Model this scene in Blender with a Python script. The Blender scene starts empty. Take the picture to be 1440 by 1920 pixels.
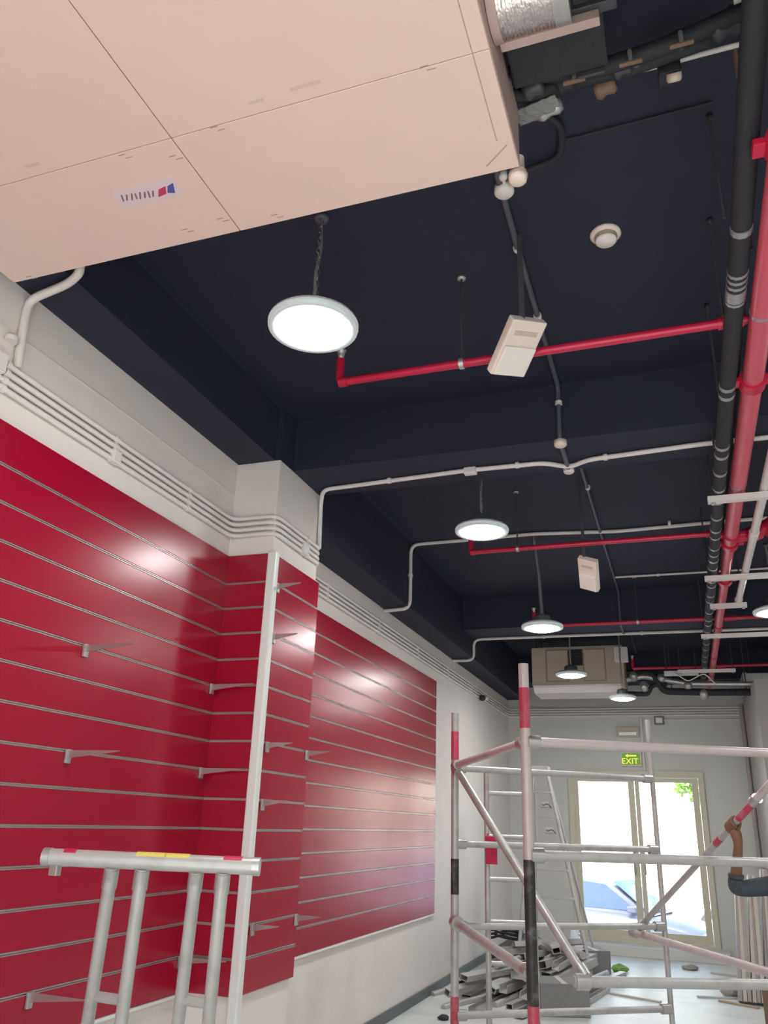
import bpy, bmesh, math, random
from mathutils import Vector, Matrix
random.seed(7)
scene = bpy.context.scene
COL = scene.collection
# ------------------------------------------------------------------ camera
F = 1505.58; CX, CY = 720.0, 960.0; EYE = Vector((0, 0, 1.55))
RX = Vector((0.9424561527, 0.3326537598, 0.0334346583))      # camera right in the room
RY = Vector((-0.0907060993, 0.3506675052, -0.9320969393))    # camera down
RZ = Vector((-0.3217899996, 0.8754277679, 0.3606624728))     # camera forward
cd = bpy.data.cameras.new('camera'); cam = bpy.data.objects.new('camera', cd); COL.objects.link(cam)
cd.sensor_width = 36; cd.lens = 36 * F / 1920; cd.clip_start = .05; cd.clip_end = 300
cam.matrix_world = Matrix(((RX.x, -RY.x, -RZ.x, EYE.x), (RX.y, -RY.y, -RZ.y, EYE.y), (RX.z, -RY.z, -RZ.z, EYE.z), (0, 0, 0, 1)))
scene.camera = cam
# ------------------------------------------------------------------ world, sun, exposure
w = bpy.data.worlds.new('world'); scene.world = w; w.use_nodes = True
wn = w.node_tree; bg = wn.nodes['Background']
sky = wn.nodes.new('ShaderNodeTexSky'); sky.sky_type = 'NISHITA'; sky.sun_disc = False
sky.sun_elevation = math.radians(55); sky.sun_rotation = math.radians(200); sky.dust_density = 3.0
wn.links.new(sky.outputs[0], bg.inputs[0]); bg.inputs[1].default_value = 0.36
sl = bpy.data.lights.new('sun', 'SUN'); sl.energy = 6.2; sl.angle = .01; sl.color = (1, .96, .9)
so = bpy.data.objects.new('sun', sl); COL.objects.link(so); so.rotation_euler = (math.radians(55), 0, math.radians(-4))
LAMP = 38.0
vs = scene.view_settings; vs.view_transform = 'Standard'; vs.look = 'None'; vs.gamma = 1.0; vs.use_curve_mapping = False
vs.exposure = 1.4

# ------------------------------------------------------------------ measuring helpers: points of the room read off the photo
def ray(px, py): return RX * ((px - CX) / F) + RY * ((py - CY) / F) + RZ
def at(px, py, X=None, Y=None, Z=None):
    d = ray(px, py)
    if X is not None: t = (X - EYE.x) / d.x
    elif Y is not None: t = (Y - EYE.y) / d.y
    else: t = (Z - EYE.z) / d.z
    return EYE + d * t
def dep(px, py, t): return EYE + ray(px, py) * t

# ------------------------------------------------------------------ materials
MATS = {}
def mat(name, col, rough=.5, metal=0., bump=0., scale=20., var=0., emit=None, estr=0., coat=0., dirt=None, dirt_amt=0., dscale=3., spec=.5):
    m = bpy.data.materials.new(name); m.use_nodes = True; nt = m.node_tree; b = nt.nodes['Principled BSDF']
    b.inputs['Base Color'].default_value = (*col, 1); b.inputs['Roughness'].default_value = rough
    b.inputs['Metallic'].default_value = metal; b.inputs['Coat Weight'].default_value = coat
    b.inputs['Specular IOR Level'].default_value = spec
    b.inputs['Coat Roughness'].default_value = .12
    tc = nt.nodes.new('ShaderNodeTexCoord')
    last = None
    if var > 0:
        n = nt.nodes.new('ShaderNodeTexNoise'); n.inputs['Scale'].default_value = scale; n.inputs['Detail'].default_value = 5
        nt.links.new(tc.outputs['Object'], n.inputs['Vector'])
        mx = nt.nodes.new('ShaderNodeMix'); mx.data_type = 'RGBA'
        mx.inputs[6].default_value = (*[c * (1 - var) for c in col], 1); mx.inputs[7].default_value = (*[min(1, c * (1 + var)) for c in col], 1)
        nt.links.new(n.outputs[0], mx.inputs[0]); last = mx.outputs[2]
    if dirt:
        n2 = nt.nodes.new('ShaderNodeTexNoise'); n2.inputs['Scale'].default_value = dscale; n2.inputs['Detail'].default_value = 7; n2.inputs['Roughness'].default_value = .65
        nt.links.new(tc.outputs['Object'], n2.inputs['Vector'])
        r = nt.nodes.new('ShaderNodeMapRange'); r.inputs[1].default_value = .5; r.inputs[2].default_value = .72; r.inputs[4].default_value = dirt_amt
        nt.links.new(n2.outputs[0], r.inputs[0])
        mx = nt.nodes.new('ShaderNodeMix'); mx.data_type = 'RGBA'
        mx.inputs[6].default_value = (*col, 1); mx.inputs[7].default_value = (*dirt, 1)
        nt.links.new(r.outputs[0], mx.inputs[0])
        if last: nt.links.new(last, mx.inputs[6])
        last = mx.outputs[2]
    if last: nt.links.new(last, b.inputs['Base Color'])
    if bump > 0:
        n = nt.nodes.new('ShaderNodeTexNoise'); n.inputs['Scale'].default_value = scale * 2; n.inputs['Detail'].default_value = 4
        nt.links.new(tc.outputs['Object'], n.inputs['Vector'])
        bp = nt.nodes.new('ShaderNodeBump'); bp.inputs['Strength'].default_value = bump; bp.inputs['Distance'].default_value = .01
        nt.links.new(n.outputs[0], bp.inputs['Height']); nt.links.new(bp.outputs[0], b.inputs['Normal'])
    if emit:
        b.inputs['Emission Color'].default_value = (*emit, 1); b.inputs['Emission Strength'].default_value = estr
    MATS[name] = m; return m
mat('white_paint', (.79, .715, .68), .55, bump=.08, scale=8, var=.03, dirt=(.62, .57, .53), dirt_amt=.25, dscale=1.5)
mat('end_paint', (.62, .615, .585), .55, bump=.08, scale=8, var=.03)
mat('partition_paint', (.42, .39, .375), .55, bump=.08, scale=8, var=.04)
mat('dark_paint', (.0155, .0183, .041), .7, bump=.12, scale=6, var=.18)
mat('floor', (.70, .72, .70), .4, bump=.03, scale=4, var=.06, dirt=(.42, .43, .42), dirt_amt=.5, dscale=2.2)
mat('skirting', (.12, .125, .13), .5, var=.15, scale=12)
mat('red_lam', (.36, .0006, .026), .25, var=.03, scale=3, spec=.56)
mat('alu', (.62, .57, .57), .36, metal=.8, var=.06, scale=30)
mat('alu_dark', (.22, .19, .19), .5, metal=.3)
mat('arm_metal', (.42, .30, .31), .35, metal=.5, var=.05)
mat('post_white', (.78, .77, .75), .35, var=.03)
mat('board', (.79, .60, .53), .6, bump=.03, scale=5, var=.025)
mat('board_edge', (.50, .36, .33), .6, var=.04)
mat('seam', (.30, .21, .19), .7)
mat('pencil', (.46, .33, .30), .7)
mat('smudge', (.68, .51, .46), .65)
mat('sticker', (.74, .62, .65), .45, var=.02)
mat('ink', (.20, .13, .14), .6); mat('ink_red', (.55, .05, .12), .5); mat('ink_blue', (.08, .10, .35), .5)
mat('pvc', (.78, .72, .69), .38, var=.04, scale=15)
mat('pvc_dark', (.085, .09, .11), .42, var=.15, scale=25)
mat('pipe_red', (.56, .012, .055), .34, var=.08, scale=18)
mat('pipe_pinkred', (.66, .10, .15), .36, var=.1, scale=10)
mat('foam', (.022, .023, .029), .7, bump=.25, scale=60, var=.3)
mat('foil_band', (.42, .42, .45), .35, metal=.6, var=.2)
mat('foil', (.72, .64, .62), .3, metal=.9, bump=.5, scale=24, var=.12)
mat('steel', (.50, .49, .48), .38, metal=.65, var=.12, scale=25)
mat('steel_dark', (.075, .075, .085), .5, metal=.3, var=.2)
mat('tube', (.50, .48, .47), .42, metal=.3, var=.10, scale=22, dirt=(.30, .25, .24), dirt_amt=.6, dscale=7)
mat('tube_pink', (.60, .51, .51), .42, metal=.15, var=.08, scale=18, dirt=(.45, .34, .33), dirt_amt=.5, dscale=6)
mat('tube_red', (.50, .05, .10), .42, var=.12, scale=20, dirt=(.5, .3, .3), dirt_amt=.6, dscale=9)
mat('tape_black', (.028, .024, .026), .5, var=.3, scale=30, dirt=(.3, .27, .27), dirt_amt=.5, dscale=12)
mat('tag_red', (.55, .01, .07), .5, var=.2, scale=30)
mat('lamp_body', (.62, .65, .66), .35, var=.03)
mat('lamp_rim', (.34, .37, .37), .5, emit=(.9, 1, 1), estr=.10)
mat('lamp_top', (.12, .13, .14), .45, metal=.3, var=.1)
mat('lamp_glow', (.95, .97, 1), .4, emit=(.97, 1, .99), estr=LAMP)
mat('chain', (.34, .34, .34), .4, metal=.8, var=.2)
mat('cream_plastic', (.80, .68, .60), .4, var=.03)
mat('cream_lens', (.84, .76, .72), .25, var=.02)
mat('beige_unit', (.58, .47, .38), .5, var=.05)
mat('beige_dark', (.36, .28, .22), .5, var=.05)
mat('grille_dark', (.03, .032, .03), .6, var=.3)
mat('door_frame', (.62, .57, .46), .45, var=.04)
mat('exit_green', (.10, .22, .03), .5, var=.15, emit=(.12, .26, .03), estr=.25)
mat('exit_yellow', (.75, .68, .05), .5, emit=(.75, .68, .08), estr=.4)
mat('label_yellow', (.72, .60, .12), .5, var=.1)
mat('skin', (.21, .095, .06), .55, bump=.05, scale=40, var=.12)
mat('nail', (.36, .2, .15), .35, var=.04)
mat('shirt', (.052, .066, .078), .85, bump=.3, scale=50, var=.15)
mat('trousers', (.10, .085, .07), .85, bump=.3, scale=40, var=.15)
mat('hair', (.01, .009, .009), .6, bump=.5, scale=80, var=.3)
mat('leather', (.05, .035, .03), .5, var=.2)
mat('car_paint', (.27, .275, .36), .2, var=.02, coat=.6)
mat('car_glass', (.10, .16, .42), .08, var=.05)
mat('tyre', (.03, .03, .03), .7, bump=.2, var=.2)
mat('asphalt', (.42, .42, .42), .8, bump=.3, scale=30, var=.15)
mat('leaf', (.16, .30, .05), .6, var=.3, scale=10); mat('bark', (.2, .14, .1), .8, bump=.5, var=.3)
mat('render_wall', (.78, .74, .67), .8, bump=.2, var=.06)
mat('shade_green', (.35, .5, .42), .7, var=.1)
mat('plastic_bag', (.62, .66, .76), .35, bump=.6, scale=14, var=.1)
mat('box_grey', (.22, .217, .213), .7, bump=.1, var=.1)
mat('bar_grey', (.56, .54, .52), .45, metal=.35, var=.12, scale=12, dirt=(.25, .22, .2), dirt_amt=.4, dscale=6)
mat('cable_teal', (.03, .26, .24), .5, var=.1); mat('rubble', (.33, .30, .27), .9, bump=.5, var=.3)
mat('wood', (.42, .32, .24), .7, bump=.2, var=.2, scale=9); mat('brown', (.19, .12, .08), .7, bump=.2, var=.2)
mat('wrap_beige', (.56, .50, .44), .5, bump=.2, var=.12, scale=9); mat('wrap_mauve', (.40, .34, .34), .5, bump=.2, var=.12)
# glass pane: thin, mostly clear, some reflection
g = bpy.data.materials.new('glass'); g.use_nodes = True; nt = g.node_tree; nt.nodes.clear()
o_ = nt.nodes.new('ShaderNodeOutputMaterial'); mx = nt.nodes.new('ShaderNodeMixShader'); tr = nt.nodes.new('ShaderNodeBsdfTransparent'); gl = nt.nodes.new('ShaderNodeBsdfGlossy')
fr = nt.nodes.new('ShaderNodeFresnel'); fr.inputs[0].default_value = 1.45; tr.inputs[0].default_value = (.93, .96, .95, 1); gl.inputs['Roughness'].default_value = .02
nt.links.new(fr.outputs[0], mx.inputs[0]); nt.links.new(tr.outputs[0], mx.inputs[1]); nt.links.new(gl.outputs[0], mx.inputs[2]); nt.links.new(mx.outputs[0], o_.inputs[0]); MATS['glass'] = g

# ------------------------------------------------------------------ mesh helpers
class MB:
    def __init__(s): s.v = []; s.f = []; s.sm = []
    def add(s, vs, fs, smooth=False):
        n = len(s.v); s.v += [tuple(v) for v in vs]
        for f in fs: s.f.append([i + n for i in f]); s.sm.append(smooth)
        return s
    def box(s, a, b, M=None):
        x0, y0, z0 = a; x1, y1, z1 = b
        vs = [Vector(p) for p in ((x0,y0,z0),(x1,y0,z0),(x1,y1,z0),(x0,y1,z0),(x0,y0,z1),(x1,y0,z1),(x1,y1,z1),(x0,y1,z1))]
        if M: vs = [M @ v for v in vs]
        return s.add(vs, [(0,3,2,1),(4,5,6,7),(0,1,5,4),(1,2,6,5),(2,3,7,6),(3,0,4,7)])
    def bbox(s, a, b, bev=.004, M=None, seg=2):       # bevelled box
        bm = bmesh.new(); bmesh.ops.create_cube(bm, size=1)
        for v in bm.verts: v.co = Vector(((a[i] + b[i]) / 2 + v.co[i] * (b[i] - a[i]) for i in range(3)))
        bmesh.ops.bevel(bm, geom=bm.edges[:], offset=bev, segments=seg, profile=.6, affect='EDGES')
        return s.bm(bm, M)
    def bm(s, bm, M=None, smooth=False):
        bm.verts.index_update()
        vs = [(M @ v.co if M else v.co.copy()) for v in bm.verts]
        s.add(vs, [[v.index for v in f.verts] for f in bm.faces], smooth); bm.free(); return s
    def tube(s, pts, r, n=10, cap=True, rs=None):
        pts = [Vector(p) for p in pts]; k = len(pts)
        T = []
        for i in range(k):
            if i == 0: t = pts[1] - pts[0]
            elif i == k - 1: t = pts[-1] - pts[-2]
            else: t = (pts[i] - pts[i-1]).normalized() + (pts[i+1] - pts[i]).normalized()
            T.append(t.normalized() if t.length > 1e-9 else T[-1])
        u = T[0].orthogonal().normalized(); rings = []
        for i in range(k):
            u = (u - T[i] * u.dot(T[i])).normalized(); w_ = T[i].cross(u)
            rr = rs[i] if rs else r
            rings.append([pts[i] + (u * math.cos(a) + w_ * math.sin(a)) * rr for a in (2 * math.pi * j / n for j in range(n))])
        vs = [p for R_ in rings for p in R_]
        fs = [(i*n+j, i*n+(j+1) % n, (i+1)*n+(j+1) % n, (i+1)*n+j) for i in range(k-1) for j in range(n)]
        s.add(vs, fs, True)
        if cap: s.add(rings[0], [list(range(n))[::-1]]); s.add(rings[-1], [list(range(n))])
        return s
    def lathe(s, prof, n=32, M=None, smooth=True):
        vs = []
        for (r, z) in prof: vs += [Vector((r * math.cos(2*math.pi*j/n), r * math.sin(2*math.pi*j/n), z)) for j in range(n)]
        if M: vs = [M @ v for v in vs]
        k = len(prof)
        fs = [(i*n+j, i*n+(j+1) % n, (i+1)*n+(j+1) % n, (i+1)*n+j) for i in range(k-1) for j in range(n)]
        s.add(vs, fs, smooth); return s
    def prism(s, poly, a, b, axis='Y', M=None):      # 2D polygon extruded along an axis
        n = len(poly)
        def P(p, t): return {'Y': Vector((p[0], t, p[1])), 'X': Vector((t, p[0], p[1])), 'Z': Vector((p[0], p[1], t))}[axis]
        vs = [P(p, a) for p in poly] + [P(p, b) for p in poly]
        if M: vs = [M @ v for v in vs]
        return s.add(vs, [list(range(n))[::-1], [n + i for i in range(n)]] + [(i, (i+1) % n, n + (i+1) % n, n + i) for i in range(n)])
    def build(s, name, m, parent=None, smooth=None):
        me = bpy.data.meshes.new(name); me.from_pydata(s.v, [], s.f)
        me.polygons.foreach_set('use_smooth', s.sm if smooth is None else [smooth] * len(s.f)); me.update()
        bm = bmesh.new(); bm.from_mesh(me); bmesh.ops.recalc_face_normals(bm, faces=bm.faces); bm.to_mesh(me); bm.free()
        if m: me.materials.append(MATS[m])
        return link(name, me, parent)
def link(name, me, parent=None):
    o = bpy.data.objects.new(name, me); COL.objects.link(o)
    if parent:
        o.parent = parent; o.matrix_parent_inverse = Matrix.Identity(4)
        # parts are given in room coordinates: bring them into the thing's frame
        if me and parent.get('_w', 1):
            L = parent_loc(parent)
            if L.length > 0: me.transform(Matrix.Translation(-L))
    return o
def parent_loc(o):
    L = Vector((0, 0, 0))
    while o: L += o.location; o = o.parent
    return L
def tag(o, label, cat, group=None):
    o['label'] = label; o['category'] = cat
    if group: o['group'] = group
    return o
def thing(name, label, cat, loc=(0, 0, 0), group=None):
    o = bpy.data.objects.new(name, None); COL.objects.link(o); o.location = loc; o.empty_display_size = .1
    return tag(o, label, cat, group)
def struct(o): o['kind'] = 'structure'; return o
def copy_tree(o, parent=None):
    c = o.copy(); COL.objects.link(c); c.parent = parent
    for ch in list(o.children): copy_tree(ch, c)
    return c
def bend(pts, rad=.05, n=5):                         # round the corners of a polyline
    pts = [Vector(p) for p in pts]; out = [pts[0]]
    for i in range(1, len(pts) - 1):
        a, b, c = pts[i-1], pts[i], pts[i+1]
        r1 = min(rad, (a-b).length * .45); r2 = min(rad, (c-b).length * .45)
        p = b + (a-b).normalized() * r1; q = b + (c-b).normalized() * r2
        for k in range(n + 1):
            t = k / n; out.append(p * (1-t)**2 + b * 2*t*(1-t) + q * t*t)
    out.append(pts[-1]); return out
def axisM(origin, z, x=None):                        # frame with given z axis
    z = Vector(z).normalized(); x = Vector(x) if x else z.orthogonal()
    x = (x - z * x.dot(z)).normalized(); y = z.cross(x)
    return Matrix.Translation(origin) @ Matrix((x, y, z)).transposed().to_4x4()

# ================================================================== THE SETTING
WX = -2.525                 # left wall face
ZC = 4.04                   # ceiling
YE = 12.87                  # far wall face
XR = 3.1; YB = -2.8
struct(MB().box((WX - .2, YB - .2, -.1), (XR + .2, YE + .18, 0)).build('floor', 'floor'))
struct(MB().box((WX - .2, YB - .2, ZC), (XR + .2, YE + .2, ZC + .15)).build('ceiling', 'dark_paint'))
struct(MB().box((WX - .2, YB - .2, 0), (WX, YE + .2, ZC)).build('wall_left', 'white_paint'))
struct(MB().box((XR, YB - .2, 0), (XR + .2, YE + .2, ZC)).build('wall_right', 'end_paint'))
# far wall with the door opening
DX0, DX1, DZ0, DZ1 = -1.635, .262, .13, 2.375
m = MB(); m.box((WX, YE, 0), (DX0, YE + .2, ZC)); m.box((DX1, YE, 0), (XR, YE + .2, ZC)); m.box((DX0, YE, DZ1), (DX1, YE + .2, ZC)); m.box((DX0, YE, 0), (DX1, YE + .2, DZ0))
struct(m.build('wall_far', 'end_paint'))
# wall behind the camera with the shopfront window
m = MB(); m.box((WX, YB - .2, 0), (-1.9, YB, ZC)); m.box((2.5, YB - .2, 0), (XR, YB, ZC)); m.box((-1.9, YB - .2, 2.9), (2.5, YB, ZC)); m.box((-1.9, YB - .2, 0), (2.5, YB, .3))
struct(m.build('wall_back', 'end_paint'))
win = struct(thing('window_2', 'shopfront window', 'window', (.3, YB - .1, .3))); del win['label']; del win['category']
m = MB()
for x in (-1.9, -.43, 1.03, 2.44): m.box((x, YB - .13, .3), (x + .06, YB - .07, 2.9))
m.box((-1.84, YB - .13, .3), (2.44, YB - .07, .36)); m.box((-1.84, YB - .13, 2.84), (2.44, YB - .07, 2.9)); m.build('window_frame', 'door_frame', win)
for x in (-1.84, -.37, 1.09): MB().box((x, YB - .104, .36), (x + (1.41 if x < 0 else 1.35), YB - .096, 2.84)).build('pane', 'glass', win)
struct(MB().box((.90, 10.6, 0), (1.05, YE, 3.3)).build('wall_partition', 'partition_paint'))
struct(MB().bbox((WX, YB, 0), (WX + .018, YE, .085), .004).build('baseboard_left', 'skirting'))
# dark beams
struct(MB().box((WX, YB, 3.67), (-2.262, 4.30, ZC)).build('ceiling_beam', 'dark_paint'))
struct(MB().box((WX, 4.74, 3.43), (-2.262, YE, ZC)).build('ceiling_beam', 'dark_paint'))
struct(MB().box((WX, 4.30, 3.67), (XR, 4.74, ZC)).build('ceiling_beam', 'dark_paint'))
struct(MB().box((-2.262, 8.95, 3.67), (XR, 9.45, ZC)).build('ceiling_beam', 'dark_paint'))
struct(MB().box((-2.262, 12.45, 3.62), (XR, YE, ZC)).build('ceiling_beam', 'dark_paint'))
# column, white below the beam, dark head above
struct(MB().bbox((WX - .02, 4.115, 0), (-2.222, 4.758, 3.67), .006).build('column', 'white_paint'))
struct(MB().box((WX, 4.115, 3.67), (-2.222, 4.30, ZC)).build('column_head', 'dark_paint'))

# ---- door in the far wall
door = struct(thing('door_1', '', '', ((DX0 + DX1) / 2, YE, DZ0))); del door['label']; del door['category']
fy0, fy1 = YE - .04, YE + .07
m = MB(); m.box((DX0, fy0, DZ0 + .03), (DX0 + .075, fy1, DZ1 - .085)); m.box((DX1 - .075, fy0, DZ0 + .03), (DX1, fy1, DZ1 - .085))
m.box((DX0, fy0 - .004, DZ1 - .085), (DX1, fy1, DZ1)); m.box((DX0, fy0, DZ0), (DX1, fy1, DZ0 + .03)); m.build('door_frame', 'door_frame', door)
xm = -.69
for x0, x1, hx in ((DX0 + .08, xm - .005, xm - .07), (xm + .005, DX1 - .08, xm + .07)):
    m = MB(); z0, z1 = DZ0 + .035, DZ1 - .09; y0, y1 = YE - .015, YE + .035
    m.box((x0, y0, z0 + .11), (x0 + .06, y1, z1 - .06)); m.box((x1 - .085, y0, z0 + .11), (x1, y1, z1 - .06))
    m.box((x0, y0, z1 - .06), (x1, y1, z1)); m.box((x0, y0, z0), (x1, y1, z0 + .11))
    leaf = m.build('door_leaf', 'door_frame', door)
    MB().box((x0 + .055, YE + .006, z0 + .1), (x1 - .08, YE + .014, z1 - .055)).build('pane', 'glass', leaf)
    h = MB(); h.tube(bend([(hx, YE - .015, 1.0), (hx, YE - .06, 1.0), (hx, YE - .06, 1.35), (hx, YE - .015, 1.35)], .02), .011, 8); h.build('handle', 'steel', leaf)
tag(MB().bbox((DX0 - .1, YE - .42, 0), (DX1 + .1, YE - .005, .13), .01).build('door_step', 'end_paint'), 'low pale step in front of the glass double door', 'step')

# ================================================================== RED SLATTED WALL PANELS
G0, GS, NG = 2.864, .1528, 14
ZB, ZT = .712, 3.043
grooves = [G0 - GS * k for k in range(NG)]
ch = [(0, .0068), (.012, .0068), (.014, .0055), (.014, .0030), (.002, .0030), (.002, -.0030), (.014, -.0030), (.014, -.0055), (.012, -.0068), (0, -.0068)]   # (out from wall, up)
def slat_panel(label, p0, p1, out, depth=.02):
    """panel between plan points p0, p1 (on the backing), 'out' = unit normal into the room"""
    p0, p1, out = Vector(p0).to_3d(), Vector(p1).to_3d(), Vector(out).to_3d()
    L = (p1 - p0).length; d = (p1 - p0) / L
    t = thing('slatwall_panel', label, 'wall panel', (p0 + p1) / 2 + Vector((0, 0, ZB)), 'red slatted wall panels')
    M = Matrix((out, d, Vector((0, 0, 1)))).transposed().to_4x4(); M.translation = p0
    MB().box((0, 0, ZB), (.005, L, ZT), M).build('backing', 'alu_dark', t)
    edges = [ZT] + grooves + [ZB]
    for i in range(len(edges) - 1):
        za = edges[i] - (.0064 if i else 0); zb = edges[i+1] + (.0064 if i < len(edges) - 2 else 0)
        m = MB(); m.prism([(.005, zb), (depth - .003, zb), (depth, zb + .003), (depth, za - .003), (depth - .003, za), (.005, za)], 0, L, 'Y', M)
        m.build('slat', 'red_lam', t)
    for z in grooves:
        MB().prism([(.006 + a, z + b) for a, b in ch], .002, L - .002, 'Y', M).build('groove_insert', 'alu', t)
    return t
slat_panel('long red slatted panel filling the wall to the left of the white-edged column', (WX, .1), (WX, 4.112), (1, 0))
slat_panel('narrow red slatted panel on the column side that faces the camera', (WX + .02, 4.114), (-2.222, 4.114), (0, -1))
slat_panel('narrow red slatted panel on the column front, right of the white corner post', (-2.221, 4.118), (-2.221, 4.765), (1, 0))
slat_panel('farther red slatted panel beyond the column, reflecting the bright door', (WX, 4.775), (WX, 8.715), (1, 0))
tag(MB().bbox((-2.228, 4.066, .0), (-2.172, 4.122, ZT + .005), .012, seg=3).build('corner_post', 'post_white'), 'white corner post down the edge of the red column', 'post')
for nm, a, b, lab in (('trim_1', (WX + .001, .1, ZB - .016), (WX + .03, 4.1, ZB - .001), ''), ('trim_2', (WX + .001, 4.775, ZB - .016), (WX + .03, 8.715, ZB - .001), '')):
    struct(MB().bbox(a, b, .003).build(nm, 'post_white'))

# ---- display arms hooked into the grooves
def arm(name_label, base, out, side, length=.27):
    """base = point on panel face at groove; out = direction into the room"""
    base = Vector(base); out = Vector(out); side = Vector(side)
    t = thing('display_arm', name_label, 'display arm', base, 'display arms on the red panels')
    M = Matrix((out, side, Vector((0, 0, 1)))).transposed().to_4x4(); M.translation = base
    MB().bbox((.001, -.016, -.052), (.014, .016, .006), .003, M).build('hook_plate', 'steel', t)
    MB().prism([(.012, .003), (length, .003), (length, -.002), (.012, -.030)], -.002, .002, 'Y', M).build('blade', 'arm_metal', t)
    return t
xf = WX + .0205
for lab, y, k in (('metal display arm on the left red panel, upper one away from the column', 2.95, 4),
                  ('metal display arm on the left red panel, middle one away from the column', 2.95, 7),
                  ('metal display arm on the left red panel, lowest one away from the column', 2.965, 13),
                  ('metal display arm in the inner corner beside the column, upper one', 4.045, 4),
                  ('metal display arm in the inner corner beside the column, middle one', 4.03, 7),
                  ('metal display arm in the inner corner beside the column, lowest one', 4.03, 13)):
    arm(lab, (xf, y, grooves[k]), (1, 0, 0), (0, 1, 0))
xc = -2.2005
for lab, y, k in (('small display arm at the very top of the column front, next to the post', 4.165, 0),
                  ('small display arm on the column front by the post, second from the top', 4.17, 2),
                  ('small display arm on the column front by the post, at mid height', 4.2, 6),
                  ('small display arm on the column front by the post, below mid height', 4.2, 8),
                  ('small display arm on the column front by the post, lowest one', 4.2, 12),
                  ('small display arm at the far edge of the column front, upper one', 4.735, 6),
                  ('small display arm at the far edge of the column front, lowest one', 4.735, 12)):
    arm(lab, (xc, y, grooves[k]), (1, 0, 0), (0, 1, 0), .16)

# ================================================================== BOARD-CLAD BOX UNDER THE CEILING
BX0, BX1, BY0, BY1, BZ0, BZ1 = -2.455, -.332, -.6, 2.092, 3.605, 3.86
bxs = -1.385; bys = 1.633
t = thing('ceiling_duct_box', 'large cream board-clad duct box hanging at the top left', 'duct box', ((BX0 + BX1) / 2, (BY0 + BY1) / 2, BZ0))
m = MB(); m.box((BX0 + .02, BY0 + .02, BZ0 + .014), (BX1 - .014, BY1 - .014, BZ1)); m.build('core', 'seam', t)
for x0, x1 in ((BX0, bxs - .002), (bxs + .002, BX1)):
    for y0, y1 in ((BY0, .55), (.553, bys - .0012), (bys + .0012, BY1)):
        MB().bbox((x0, y0, BZ0), (x1, y1, BZ0 + .013), .0015, seg=1).build('bottom_panel', 'board', t)
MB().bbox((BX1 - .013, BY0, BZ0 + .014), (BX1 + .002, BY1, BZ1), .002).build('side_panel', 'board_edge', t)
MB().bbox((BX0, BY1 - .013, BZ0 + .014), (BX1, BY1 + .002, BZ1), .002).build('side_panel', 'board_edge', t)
# edge tape, staples and pencil marks
m = MB(); m.box((BX1 - .05, BY0, BZ0 - .0012), (BX1 - .047, BY1 - .13, BZ0)); m.build('edge_line', 'pencil', t)
m = MB(); c0 = at(912, 312, Z=BZ0); c1 = at(950, 272, Z=BZ0); d = (c1 - c0).normalized(); n = Vector((-d.y, d.x, 0)) * .002
m.add([c0 - n, c1 - n, c1 + n, c0 + n, *[p - Vector((0, 0, .0012)) for p in (c0 - n, c1 - n, c1 + n, c0 + n)]], [(0,1,2,3),(7,6,5,4),(0,1,5,4),(1,2,6,5),(2,3,7,6),(3,0,4,7)]); m.build('corner_seam', 'pencil', t)
m = MB()
for px, py in ((235, 293), (408, 241), (802, 127), (330, 295), (352, 432), (418, 412), (520, 405), (60, 520)):
    p = at(px, py, Z=BZ0)
    for q in (-.010, .008): m.box((p.x + q - .012, p.y + q * .9 - .0015, BZ0 - .0015), (p.x + q + .014, p.y + q * .9 + .0015, BZ0))
m.build('staple', 'pencil', t)
m = MB()
for px, py, w_ in ((572, 160, .10), (480, 190, .05), (60, 310, .06)):
    p = at(px, py, Z=BZ0); m.box((p.x - w_ / 2, p.y - .006, BZ0 - .0008), (p.x + w_ / 2, p.y + .006, BZ0))
m.build('pencil_mark', 'smudge', t)
# sticker with a line of slanted print and a red and blue emblem
s0 = at(279, 362, Z=BZ0); Ms = Matrix.Translation((s0.x, s0.y, BZ0)) @ Matrix.Rotation(math.radians(0), 4, 'Z')
st = thing('sticker', 'small pale sticker with a red and blue emblem on the duct box', 'sticker', (s0.x, s0.y, BZ0 - .001))
MB().box((-.13, -.042, -.0015), (.125, .042, -.0002), Ms).build('paper', 'sticker', st)
m = MB()
for k, (xx, l) in enumerate(((-.105, .032), (-.088, .03), (-.068, .034), (-.052, .026), (-.036, .034), (-.018, .03), (-.002, .032), (.014, .028))):
    A = Ms @ Matrix.Translation((xx, -.008 + .002 * k, 0)) @ Matrix.Rotation(math.radians(32 if k % 3 else 22), 4, 'Z'); m.box((-.0028, -l / 2, -.0022), (.0028, l / 2, -.0015), A)
m.build('lettering', 'ink', st)
MB().prism([(.022, .026), (.06, .020), (.078, -.012), (.045, -.006)], -.0022, -.0015, 'Z', Ms).build('emblem', 'ink_red', st)
MB().prism([(.066, .018), (.092, .026), (.112, -.018), (.084, -.010)], -.0022, -.0015, 'Z', Ms).build('emblem', 'ink_blue', st)
# round white cap at the corner
p = at(967, 312, Z=BZ0 - .01)
t = thing('pipe_stub', 'round cream drain cap at the near corner of the duct box', 'pipe cap', (BX1 - .012, BY1 + .035, BZ0 + .01))
M = Matrix.Translation((BX1 - .012, BY1 + .035, BZ0 + .01))
MB().lathe([(0, -.04), (.022, -.04), (.03, -.034), (.031, 0), (.024, .005), (.024, .06)], 20, M).build('cap', 'cream_plastic', t)
MB().lathe([(.0315, -.022), (.0335, -.02), (.0335, -.012), (.0315, -.01)], 20, M).build('ring', 'board_edge', t)

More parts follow.
